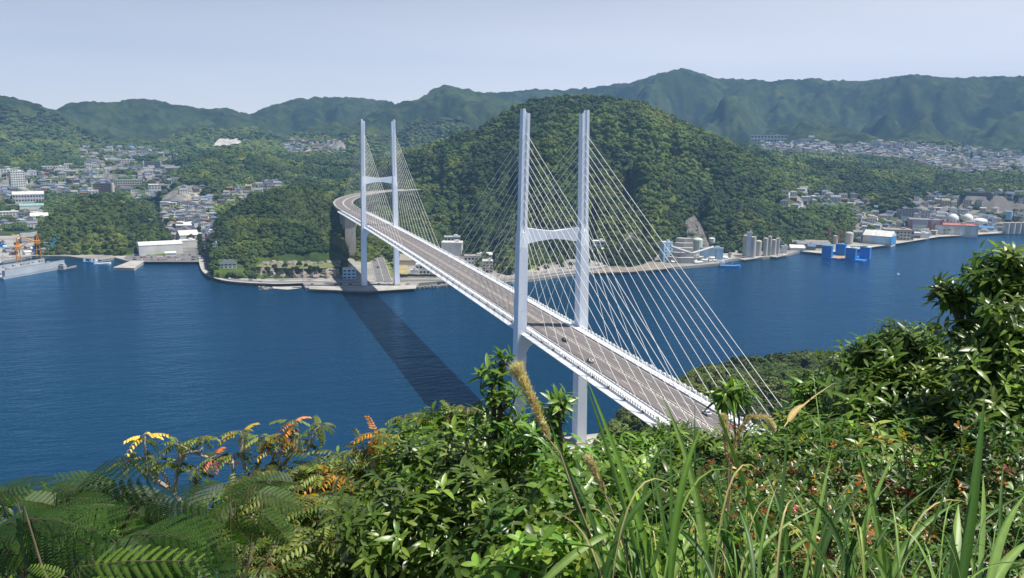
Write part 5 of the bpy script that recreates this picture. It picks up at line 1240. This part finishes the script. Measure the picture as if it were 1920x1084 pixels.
# -- middle distance drooping-leaved bushes
DR = dict(droop=.55, spread=(1.2, 1.9))
shrub("drooping_leaved_shrub", "rounded bush with hanging glossy leaves below the near end of the deck, left one", [(1150, 860, 75, 42, 8.5, 90), (1215, 845, 70, 40, 8.6, 90), (1130, 900, 80, 60, 7.6, 80)], m_gloss, 8, .15, .036, G1, [5, 3, 3], young=YG, **DR)
shrub("drooping_leaved_shrub", "bush with hanging glossy leaves right where the bridge deck disappears", [(1290, 845, 60, 38, 8.0, 80), (1350, 850, 70, 45, 7.6, 90), (1265, 905, 90, 60, 7.2, 100), (1430, 850, 70, 48, 7.6, 80)], m_gloss, 8, .14, .034, GD, [5, 3, 4], young=YG, **DR)
shrub("drooping_leaved_shrub", "lone sprig of drooping leaves standing up in front of the stay cables", [(1362, 735, 28, 14, 6.4, 7), (1390, 728, 20, 12, 6.4, 5)], m_gloss, 9, .14, .034, G1, [5, 3, 3], young=YG, root=(1385, 880, 6.4), ts=.35, **DR)
shrub("leafy_treetop", "sparse treetop with small whorls in front of the deck's white fairing", [(1275, 806, 34, 16, 9.5, 18), (1300, 830, 46, 24, 9.5, 30), (1235, 815, 30, 20, 9.5, 18)], m_matt, 7, .13, .036, [(.10, .17, .045), (.06, .11, .03)], [1, 1], young=YG)
# -- small-leaved reddish bushes, right
RC = [(.060, .125, .026), (.11, .20, .04), (.26, .065, .028), (.36, .15, .035), (.42, .33, .06), (.035, .08, .02)]
shrub("red_tinged_shrub", "wide small-leaved bush sprinkled with red and orange leaves at lower right", [(1450, 930, 130, 100, 4.6, 420), (1600, 920, 140, 100, 4.5, 440), (1530, 1020, 160, 100, 4.0, 420), (1380, 1020, 110, 90, 3.9, 260)], m_gloss, 6, .042, .017, RC, [6, 6, 1.5, 1.2, .9, 4], shape='obov', young=(.22, .16, .04), droop=.1)
shrub("red_tinged_shrub", "dark small-leaved bush with a few reddish leaves at the right edge", [(1740, 930, 120, 100, 4.4, 340), (1850, 900, 110, 110, 4.3, 320), (1780, 1030, 160, 90, 4.0, 360), (1900, 1010, 90, 110, 4.0, 200)], m_gloss, 6, .048, .018, RC, [7, 5, .5, .5, .3, 5], shape='obov', young=(.18, .12, .03), droop=.1)
# -- right-hand trees
shrub("evergreen_tree", "glossy evergreen tree rising against the water at the right edge", [(1880, 510, 62, 45, 5.6, 90), (1905, 575, 75, 60, 5.5, 110), (1800, 560, 36, 18, 5.7, 22), (1775, 540, 26, 10, 5.7, 9), (1850, 620, 80, 50, 5.6, 110), (1890, 690, 90, 70, 5.4, 140), (1900, 800, 80, 90, 5.2, 130)], m_gloss, 8, .115, .032, GD, [5, 4, 3], young=(.10, .16, .035), cat="tree", root=(1905, 1010, 5.3), droop=.35)
shrub("evergreen_tree", "glossy evergreen treetop right of the outermost stay cable", [(1700, 645, 75, 38, 6.6, 110), (1620, 680, 70, 42, 6.8, 100), (1760, 690, 80, 60, 6.4, 120), (1660, 740, 110, 60, 6.4, 170), (1790, 780, 90, 60, 6.0, 140)], m_gloss, 8, .125, .034, GD, [5, 4, 3], young=(.09, .15, .035), cat="tree", root=(1690, 930, 6.2), droop=.4)
shrub("evergreen_tree", "dark leafy treetop where the outermost stay cables end", [(1520, 735, 46, 45, 7.2, 80), (1500, 790, 50, 40, 7.2, 70), (1560, 800, 90, 55, 6.6, 120), (1480, 850, 80, 50, 6.4, 110), (1650, 840, 130, 60, 5.6, 180)], m_gloss, 8, .125, .033, G1, [4, 5, 2], young=YG, cat="tree", droop=.45, spread=(1.0, 1.6))
# -- pinnate leaves (wax tree) with orange clusters
def pinnate(lb, P, A, L=.17, pairs=6, ll=.050, lw=.015, cols=[(.10, .155, .030), (.15, .20, .04), (.06, .10, .022)], wts=[4, 3, 3], nfr=6, orange=.035, droop=.55, omask=None):
    n = len(P); X = nrm(np.cross(A, rdir(n))); Y = np.cross(A, X); o = (RNG.random(n) < orange) if omask is None else omask
    c0 = pal(n, cols, wts); oc = pal(n, [(.60, .24, .03), (.58, .38, .05), (.46, .12, .03)], [4, 4, 1]); c0 = np.where(o[:, None], oc, c0)
    for k in range(nfr):
        a = 2.4*k+RNG.random(n)*.8; th = 1.0+.5*RNG.random(n)
        D = A*np.cos(th)[:, None]+(X*np.cos(a)[:, None]+Y*np.sin(a)[:, None])*np.sin(th)[:, None]
        N = nrm(UP+A*.3-D*(UP@D.T)[:, None]); S = np.cross(D, N); l_ = L*(.7+.5*RNG.random(n)); dp = droop*(.6+.7*RNG.random(n))
        for i in range(pairs):
            t = .22+.78*(i+.5)/pairs
            c = P+D*(l_*t)[:, None]-N*(dp*l_*t*t)[:, None]; T = nrm(D-N*(2*dp*t)[:, None])
            for s in (-1, 1):
                dd = nrm(S*s+T*.45-N*.35+rdir(n)*.12)
                cc = c0*(.8+.4*RNG.random((n, 1)))
                v, q, c_ = leaves(c, dd, N, ll*(1-.35*t)*np.ones(n)*(.85+.3*RNG.random(n)), lw*np.ones(n), cc, .25, .2, 'lance'); lb.add(v, q, c_)
        # rachis
        v, q, c_ = leaves(P, D, N, l_, .004*np.ones(n), pal(n, [(.20, .10, .04), (.12, .12, .04)], [1, 1]), dp, .1, 'blade'); lb.add(v, q, c_)
pn = lambda lb, P, A: pinnate(lb, P, A)
po_ = lambda lb, P, A: pinnate(lb, P, A, orange=.35, nfr=5)
shrub("wax_tree", "small tree of feathery leaves and orange clusters filling the lower left centre", [(560, 930, 110, 60, 5.2, 60), (660, 940, 100, 60, 5.2, 55), (600, 1010, 140, 80, 4.6, 75), (480, 1000, 100, 90, 4.8, 60), (700, 1040, 120, 60, 4.2, 55), (560, 1070, 150, 50, 4.0, 55)], m_matt, 0, 0, 0, [], [], kind_fn=pn, cat="tree")
def sumac(label, twigs, d, base, o=.3):
    """bare branching stems drawn out in space with a rosette of feathery leaves on each tip"""
    r = empty("wax_tree", tuple(atD(*base, d))); tag(r, label, "tree"); O = np.array(atD(*base, d)); st = MB(); lb = LB(); P = []; A = []
    for path in twigs:
        pts_ = [Vector(atD(x, y, d+random.uniform(-.04, .04) if 0 < i else d)-O) for i, (x, y) in enumerate(path)]
        n_ = len(pts_); st.tube(pts_, [.014*d/5.5*(1-.65*i/(n_-1)) for i in range(n_)], 6)
        P.append(np.array(pts_[-1])+O); A.append(nrm(np.array(pts_[-1]-pts_[-2])+UP*.3))
        m_ = pts_[-1].lerp(pts_[-2], .25); P.append(np.array(m_)+O); A.append(nrm(np.array(pts_[-1]-pts_[-2])+rdir(1)[0]*.06))
    om = np.array([i % 4 == 1 and i < 2*len(twigs)*min(1, o*5) for i in range(len(P))]) if o > .1 else None
    pinnate(lb, np.array(P), np.array(A), omask=om, L=.115*d/5.5, ll=.042*d/5.5, lw=.014*d/5.5, nfr=5, orange=o, cols=[(.17, .20, .045), (.09, .13, .03)], wts=[1, 1], droop=.75)
    lb.V = [v-O for v in lb.V]; lb.build("foliage", m_matt, r); st.build("branches", m_pale, r); return r
sumac("bare pale-branched young tree with drooping leaf rosettes against the water at left", [[(355, 965), (326, 922), (285, 900), (250, 872), (238, 862)], [(326, 922), (300, 905), (275, 895), (272, 850), (272, 818)], [(326, 925), (335, 870), (340, 840), (332, 832)], [(335, 880), (345, 850), (378, 845), (380, 820)], [(318, 915), (308, 890), (300, 880), (303, 870)], [(335, 870), (338, 838), (395, 860), (405, 855)], [(300, 905), (282, 880), (292, 862)], [(355, 965), (370, 900), (365, 880)]], 5.6, (370, 1010), .06)
sumac("young tree with bright orange leaf clusters against the water, left centre", [[(520, 890), (545, 850), (552, 815), (548, 790)], [(545, 850), (575, 845), (590, 810), (600, 798)], [(545, 855), (535, 830), (530, 815)], [(548, 840), (556, 826), (563, 822)], [(460, 880), (452, 850), (455, 822), (452, 810)], [(480, 885), (490, 850), (492, 818)], [(500, 900), (512, 860), (515, 838)], [(440, 900), (436, 870), (440, 850)]], 5.4, (515, 960), .18)
sumac("short tree with orange clusters and one bare curved twig beside the glossy bush", [[(700, 880), (700, 850), (702, 822), (704, 812)], [(700, 870), (690, 846), (678, 838)], [(702, 860), (716, 845), (725, 818)], [(700, 880), (693, 862), (696, 850)]], 5.2, (702, 940), .22)
sumac("olive leaf rosettes rising behind the bright-topped bush left of the sapling", [[(850, 820), (848, 790), (850, 768)], [(870, 820), (872, 790), (878, 764)], [(830, 830), (818, 800), (812, 790)], [(760, 820), (762, 795), (760, 780)], [(780, 830), (784, 800), (790, 785)]], 5.6, (845, 900), .08)
# -- fern-leaved silk tree at bottom left
def bipinnate(lb, P, D, N, L, col, pairs=11, wf=.34):
    n = len(P); D = nrm(D); N = nrm(N-(N*D).sum(-1, keepdims=True)*D); S = np.cross(D, N)
    for i in range(pairs):
        t = .12+.88*(i+.5)/pairs; c = P+D*(L*t)[:, None]-N*(.35*L*t*t)[:, None]; T = nrm(D-N*.7*t); pl = L*wf*math.sin(math.pi*(.18+.72*t))**.7
        for s in (-1, 1):
            dd = nrm(S*s*1.0+T*.55-N*.18+rdir(n)*.05); NN = nrm(N-(N*dd).sum(-1, keepdims=True)*dd); S2 = np.cross(dd, NN); K = 15
            for k in range(K):
                u = (k+.6)/K; q0 = c+dd*(pl*u)[:, None]-NN*(.22*pl*u*u)[:, None]; lw = pl*.155*(1-.55*u**2)
                for s2 in (-1, 1):
                    e = nrm(S2*s2+dd*.35-NN*.12); h = dd*(pl*.028)[:, None]; tip = q0+e*lw[:, None]
                    V = np.stack([q0-h, q0+h, tip+h*.7, tip-h*.5], 1).reshape(-1, 3); Q = (np.arange(n)*4)[:, None]+np.array([0, 1, 2, 3])[None]
                    lb.add(V, Q, np.repeat(col*(.85+.3*RNG.random((n, 1))), 4, 0))
def silk(label, fr, d, root, cols):
    r = empty("silk_tree", tuple(atD(*root, d))); O = np.array(atD(*root, d)); tag(r, label, "tree"); lb = LB(); st = MB()
    for x, y, x2, y2, dd, c in fr:
        a = atD(x, y, dd); b_ = atD(x2, y2, dd+random.uniform(-.25, .1)); L_ = np.linalg.norm(b_-a); D = (b_-a)/L_
        N = nrm(UP*.75-cam_f*.75+rdir(1)[0]*.22)
        bipinnate(lb, a[None], D[None]+N[None]*.25, N[None], np.array([L_*1.05]), np.array([cols[c]])*random.uniform(.8, 1.3), wf=.20 if c == 2 else .34)
        st.tube([Vector(a-O), Vector(a+D*L_*.5+N*L_*.06-O), Vector(b_-N*L_*.07-O)], [.0016, .0012, .0008], 4)
        st.tube([Vector((0, 0, 0)), Vector(a-O)*.6+Vector((0, 0, -.05)), Vector(a-O)], [.006, .003, .0018], 5)
    lb.V = [v-O for v in lb.V]; lb.build("foliage", m_matt, r); st.build("branches", m_twig, r); return r
SG = [(.024, .062, .010), (.046, .100, .014), (.15, .25, .038)]
fr = []
for i in range(24):
    x = -60+i*16.5+random.uniform(-20, 20); y = 905+random.uniform(-8, 22)+max(0, x-230)*.25; fr.append((x, y+22, x+random.choice([-1, 1, 1])*random.uniform(60, 115), y+random.uniform(-15, 45), 3.0+random.uniform(-.2, .5), random.choice([0, 1])))
for i in range(46):
    x = random.uniform(-60, 330); y = random.uniform(940, 1070); fr.append((x, y, x+random.choice([-1, 1])*random.uniform(60, 125), y+random.uniform(0, 75), 2.7+random.uniform(-.3, .4), random.choice([0, 0, 1])))
silk("feathery fern-leaved silk tree filling the bottom left corner", fr, 3.0, (120, 1160), SG)
fr = [(430, 905, 350, 925, 3.1, 0), (470, 920, 560, 945, 3.1, 1), (400, 940, 330, 990, 3.0, 0), (440, 935, 380, 1000, 3.0, 1), (480, 950, 540, 1010, 3.0, 1), (430, 960, 470, 1030, 2.9, 1), (500, 900, 420, 935, 3.2, 0), (360, 985, 290, 1030, 2.9, 0), (410, 1000, 360, 1060, 2.8, 0), (560, 905, 480, 900, 3.2, 0), (330, 1040, 250, 1075, 2.7, 0), (400, 1000, 430, 1075, 2.7, 1)]
silk("feathery silk tree branch spreading left of the orange-clustered tree", fr, 3.0, (440, 1150), SG)
fr = [(150, 1062, 345, 1048, 2.0, 2), (130, 1084, 60, 1060, 2.0, 2), (125, 1100, 150, 1035, 2.0, 2), (140, 1095, 260, 1100, 2.0, 2), (45, 950, 50, 1120, 2.3, 0)]
silk("pale yellow-green fern-like frond low in the bottom left corner", fr, 2.0, (130, 1170), SG)

# -- fill bushes behind and below so that no bare slope shows
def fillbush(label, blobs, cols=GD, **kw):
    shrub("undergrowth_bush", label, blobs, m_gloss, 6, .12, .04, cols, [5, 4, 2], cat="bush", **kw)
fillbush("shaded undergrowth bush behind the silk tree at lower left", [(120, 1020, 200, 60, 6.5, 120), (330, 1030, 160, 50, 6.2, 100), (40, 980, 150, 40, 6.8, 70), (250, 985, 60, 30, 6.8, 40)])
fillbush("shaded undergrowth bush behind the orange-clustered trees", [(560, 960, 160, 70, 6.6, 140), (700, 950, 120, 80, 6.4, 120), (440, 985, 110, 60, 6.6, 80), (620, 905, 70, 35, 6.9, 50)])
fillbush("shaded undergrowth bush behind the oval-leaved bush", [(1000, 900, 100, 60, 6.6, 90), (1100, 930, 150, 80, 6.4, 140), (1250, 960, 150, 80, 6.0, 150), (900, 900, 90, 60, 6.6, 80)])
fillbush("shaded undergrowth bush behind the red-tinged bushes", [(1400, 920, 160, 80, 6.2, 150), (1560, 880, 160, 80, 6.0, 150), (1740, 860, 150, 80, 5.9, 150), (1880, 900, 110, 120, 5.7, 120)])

# -- silver grass
def blade(lb, pts, w0, col, d, fold=.35, n_=12, dj=0.15):
    """pts: photo pixels base->tip"""
    Pp = np.array(pts, float); t = np.linspace(0, 1, len(Pp)); u = np.linspace(0, 1, n_)
    if len(Pp) == 3:
        B_ = ((1-u)**2)[:, None]*Pp[0]+(2*u*(1-u))[:, None]*Pp[1]+(u**2)[:, None]*Pp[2]
    else: B_ = np.stack([np.interp(u, t, Pp[:, 0]), np.interp(u, t, Pp[:, 1])], -1)
    C3 = np.array([atD(x, y, d+dj*(v-.5)) for (x, y), v in zip(B_, u)]); T = nrm(np.gradient(C3, axis=0)); tw = random.uniform(-.9, .9)
    N0 = nrm(-cam_f-T*(T@-cam_f)[:, None]); S0 = np.cross(T, N0); an = tw*(1-.4*u); S_ = S0*np.cos(an)[:, None]+N0*np.sin(an)[:, None]; N_ = np.cross(S_, T)
    hw = w0*.5*np.minimum(1, .55+u*2.2)*np.clip(1-u**2.6, .03, 1)
    V = np.stack([C3-S_*hw[:, None]+N_*(hw*fold)[:, None], C3-S_*(hw*.12)[:, None], C3+S_*(hw*.12)[:, None], C3+S_*hw[:, None]+N_*(hw*fold)[:, None]], 1)
    Q = [(i*4+j, i*4+j+1, i*4+j+5, i*4+j+4) for i in range(n_-1) for j in range(3)]
    Cc = np.repeat(np.array(col)[None, None], n_, 0).repeat(4, 1)*(1+.25*(u-.4))[:, None, None]; Cc[:, 1:3] *= 1.5
    lb.add(V.reshape(-1, 3), np.array(Q), np.clip(Cc.reshape(-1, 3), 0, .9))
GG = [(.085, .165, .024), (.042, .098, .016), (.15, .235, .055), (.030, .072, .014)]
def tussock(label, majors, rnd, d):
    x0 = majors[0][0][0][0]; r = empty("silver_grass", tuple(atD(x0, 1130, d))); O = np.array(atD(x0, 1130, d)); tag(r, label, "grass clump"); lb = LB()
    for pts, w_, c in majors: blade(lb, pts, w_*d/FPX, GG[c] if c < 4 else (.42, .30, .12), d+random.uniform(-.1, .1))
    for k in range(rnd[0]):
        x = random.uniform(rnd[1], rnd[2]); h = random.uniform(120, rnd[3]); ln = random.gauss(0, 75); c = random.choice([0, 1, 1, 2, 3])
        y0 = 1110; blade(lb, [(x, y0), (x+ln*.15, y0-h*.7), (x+ln, y0-h)], random.uniform(5, 15)*d/FPX, GG[c], d+random.uniform(-.25, .45))
    for k in range(rnd[0]*2):
        x = random.uniform(rnd[1], rnd[2]); h = random.uniform(60, rnd[3]*.9); ln = random.choice([-1, 1])*random.uniform(20, 190)
        blade(lb, [(x, 1112), (x+ln*.25, 1100-h*1.15), (x+ln, 1112-h*random.uniform(.45, 1.0))], random.uniform(1.8, 5)*d/FPX, random.choice([GG[0], GG[2], (.22, .32, .07), (.34, .30, .12), GG[1]]), d+random.uniform(-.25, .5), n_=9)
    lb.V = [v-O for v in lb.V]; lb.build("blades", m_grass, r); return r
tussock("tall silver grass clump right of the feathery plumes, crossing the near deck", [([(1235, 1110), (1180, 900), (1098, 705)], 15, 0), ([(1215, 1110), (1160, 890), (1098, 720)], 12, 2), ([(1130, 1110), (1075, 900), (1030, 790)], 13, 1), ([(1252, 1110), (1262, 950), (1255, 790)], 9, 1), ([(1305, 1110), (1300, 900), (1303, 745)], 9, 3), ([(1325, 1110), (1320, 900), (1240, 740)], 16, 2), ([(1262, 1110), (1245, 960), (1210, 830)], 12, 1), ([(1000, 1110), (1120, 985), (1172, 1000)], 15, 2), ([(1030, 1084), (1080, 1040), (1100, 1120)], 12, 0), ([(880, 1078), (950, 1035), (1060, 1095)], 8, 1), ([(1180, 1110), (1140, 1010), (1110, 960)], 14, 0)], (16, 1130, 1340, 330), 2.3)
tussock("silver grass clump in front of the red-tinged bush with one blade arching to a brown tip", [([(1460, 1110), (1400, 900), (1313, 690)], 10, 0), ([(1455, 1110), (1465, 900), (1478, 790)], 14, 3), ([(1478, 790), (1490, 765), (1508, 758)], 12, 4), ([(1470, 800), (1500, 755), (1570, 715)], 4, 4), ([(1540, 830), (1532, 760), (1523, 690)], 4, 2), ([(1500, 1110), (1530, 980), (1560, 840)], 15, 2), ([(1400, 1110), (1360, 1000), (1340, 860)], 10, 1), ([(1520, 1110), (1560, 950), (1545, 860)], 7, 3), ([(1360, 1110), (1380, 930), (1300, 850)], 8, 1)], (14, 1340, 1560, 270), 2.2)
tussock("silver grass clump with a long blade tipped by yellow flowers at lower right", [([(1590, 1110), (1620, 950), (1692, 820)], 12, 2), ([(1660, 1110), (1650, 950), (1600, 818)], 14, 2), ([(1620, 1110), (1610, 1000), (1640, 880)], 9, 1), ([(1570, 1110), (1530, 980), (1420, 940)], 8, 2), ([(1500, 990), (1560, 950), (1622, 930)], 9, 2), ([(1700, 1110), (1760, 950), (1810, 820)], 10, 1)], (11, 1560, 1720, 220), 2.1)
tussock("broad-bladed silver grass clump at the bottom right corner", [([(1800, 1110), (1830, 900), (1846, 740)], 22, 1), ([(1830, 1110), (1842, 960), (1843, 890)], 26, 2), ([(1790, 1110), (1790, 1000), (1797, 945)], 24, 2), ([(1850, 1110), (1870, 980), (1925, 925)], 22, 2), ([(1860, 1110), (1880, 1040), (1940, 1010)], 20, 2), ([(1810, 1105), (1870, 1060), (1940, 1058)], 18, 0), ([(1760, 1110), (1740, 1050), (1710, 1000)], 12, 2), ([(1880, 1110), (1870, 950), (1882, 870)], 9, 1)], (8, 1740, 1930, 200), 1.9)
def plume(label, stalk, head, d, hw, cols, n_=420, droop=0):
    r = empty("grass_plume", tuple(atD(*stalk[0], d))); O = np.array(atD(*stalk[0], d)); tag(r, label, "grass plume", None)
    S_ = [Vector(atD(x, y, d)-O) for x, y in stalk+[head[0]]]; MB().tube(S_, [.0042*d/2.2 if hw > 15 else .0024]*len(S_), 6).build("stalk", mat("dry_stalk", (.30, .22, .13), .8, .2, 20) if 'dry_stalk' not in bpy.data.materials else bpy.data.materials['dry_stalk'], r)
    lb = LB(); H = np.array([atD(x, y, d) for x, y in head]); t = RNG.random(n_)**.8; tt = np.linspace(0, 1, len(head)); P = np.stack([np.interp(t, tt, H[:, i]) for i in range(3)], -1)
    ax = nrm(np.stack([np.interp(t, tt, np.gradient(H[:, i])) for i in range(3)], -1)); k = d/FPX; w_ = hw*k*(.45+.75*t)*np.clip((1.04-t)*6, .3, 1)
    D = nrm(ax*1.3+rdir(n_)*.55); L_ = w_*(1.2+.9*RNG.random(n_)); N = rdir(n_); cc = pal(n_, cols, [3, 3, 2], .2); cc = cc*(1-.55*t[:, None])+.55*t[:, None]*np.array([[.62, .56, .46]])
    for q in range(3):
        D2 = nrm(D+rdir(n_)*.25); v, qq, c_ = leaves(P+rdir(n_)*w_[:, None]*.18, D2, N, L_*(1-.2*q)*1.25, np.full(n_, .9*k), cc, .25, .1, 'blade'); lb.add(v, qq, c_)
        # seeds along each spikelet
        for u in (.3, .55, .8):
            v, qq, c_ = leaves(P+D2*(L_*u)[:, None], nrm(D2+rdir(n_)*.8), rdir(n_), np.full(n_, 4.5*k), np.full(n_, 1.5*k), cc*1.1, 0, 0, 'oval'); lb.add(v, qq, c_)
    lb.V = [v-O for v in lb.V]; lb.build("plume", m_plume, r)
TAN = [(.42, .32, .20), (.34, .24, .13), (.56, .50, .40)]; PK = [(.34, .24, .18), (.26, .19, .13), (.44, .36, .28)]
plume("large pale tan feathery grass plume in front of the near tower's left leg", [(1110, 1010), (1078, 930), (1050, 850)], [(1032, 828), (1005, 765), (985, 725), (972, 695)], 2.3, 15, TAN, 650)
plume("small brown grass plume standing right of the large pale plume", [(1190, 1110), (1165, 1000), (1135, 930)], [(1135, 925), (1118, 890), (1104, 862)], 2.3, 10, PK, 260)
plume("upright thin brown grass plume where the deck disappears", [(1356, 1060), (1364, 960), (1366, 880)], [(1366, 875), (1362, 830), (1357, 782)], 2.3, 9, PK, 260)
plume("curved drooping grass plume beside the thin upright one", [(1352, 1060), (1366, 960), (1370, 890)], [(1372, 870), (1380, 820), (1400, 785), (1432, 782), (1450, 805)], 2.3, 7, PK, 300)
# yellow blossom tips
lb = LB(); P = np.array([atD(1692+random.uniform(-7, 7), 815+random.uniform(-7, 7), 2.1) for _ in range(40)]); v, q, c = leaves(P, rdir(40), rdir(40), np.full(40, .010), np.full(40, .004), pal(40, [(.40, .30, .05)], [1]), .1, .1, 'oval'); lb.add(v, q, c)
O = P.mean(0); lb.V = [a-O for a in lb.V]; r = empty("yellow_flower_sprig", tuple(O)); tag(r, "small yellow flower sprig at the tip of a long grass blade", "flower"); lb.build("blossom", m_matt, r)
MB().tube([Vector((0, 0, 0)), Vector(atD(1698, 880, 2.15)-O), Vector(atD(1702, 1000, 2.3)-O)], [.0012, .0016, .002], 4).build("stem", m_twig, r)

# ------------------------------------------------------------------ haze
hz = MB().box((900, 2100, 300), (9400, 6400, 625)).build("haze", []); tag(hz, kind='stuff')
m = bpy.data.materials.new("haze_air"); m.use_nodes = True; n = m.node_tree.nodes; n.remove(n["Principled BSDF"])
pv = n.new("ShaderNodeVolumePrincipled"); pv.inputs['Color'].default_value = (.30, .58, 1.0, 1); pv.inputs['Density'].default_value = 1.0e-4; pv.inputs['Anisotropy'].default_value = 0.0
m.node_tree.links.new(pv.outputs[0], n["Material Output"].inputs['Volume']); hz.data.materials.append(m)
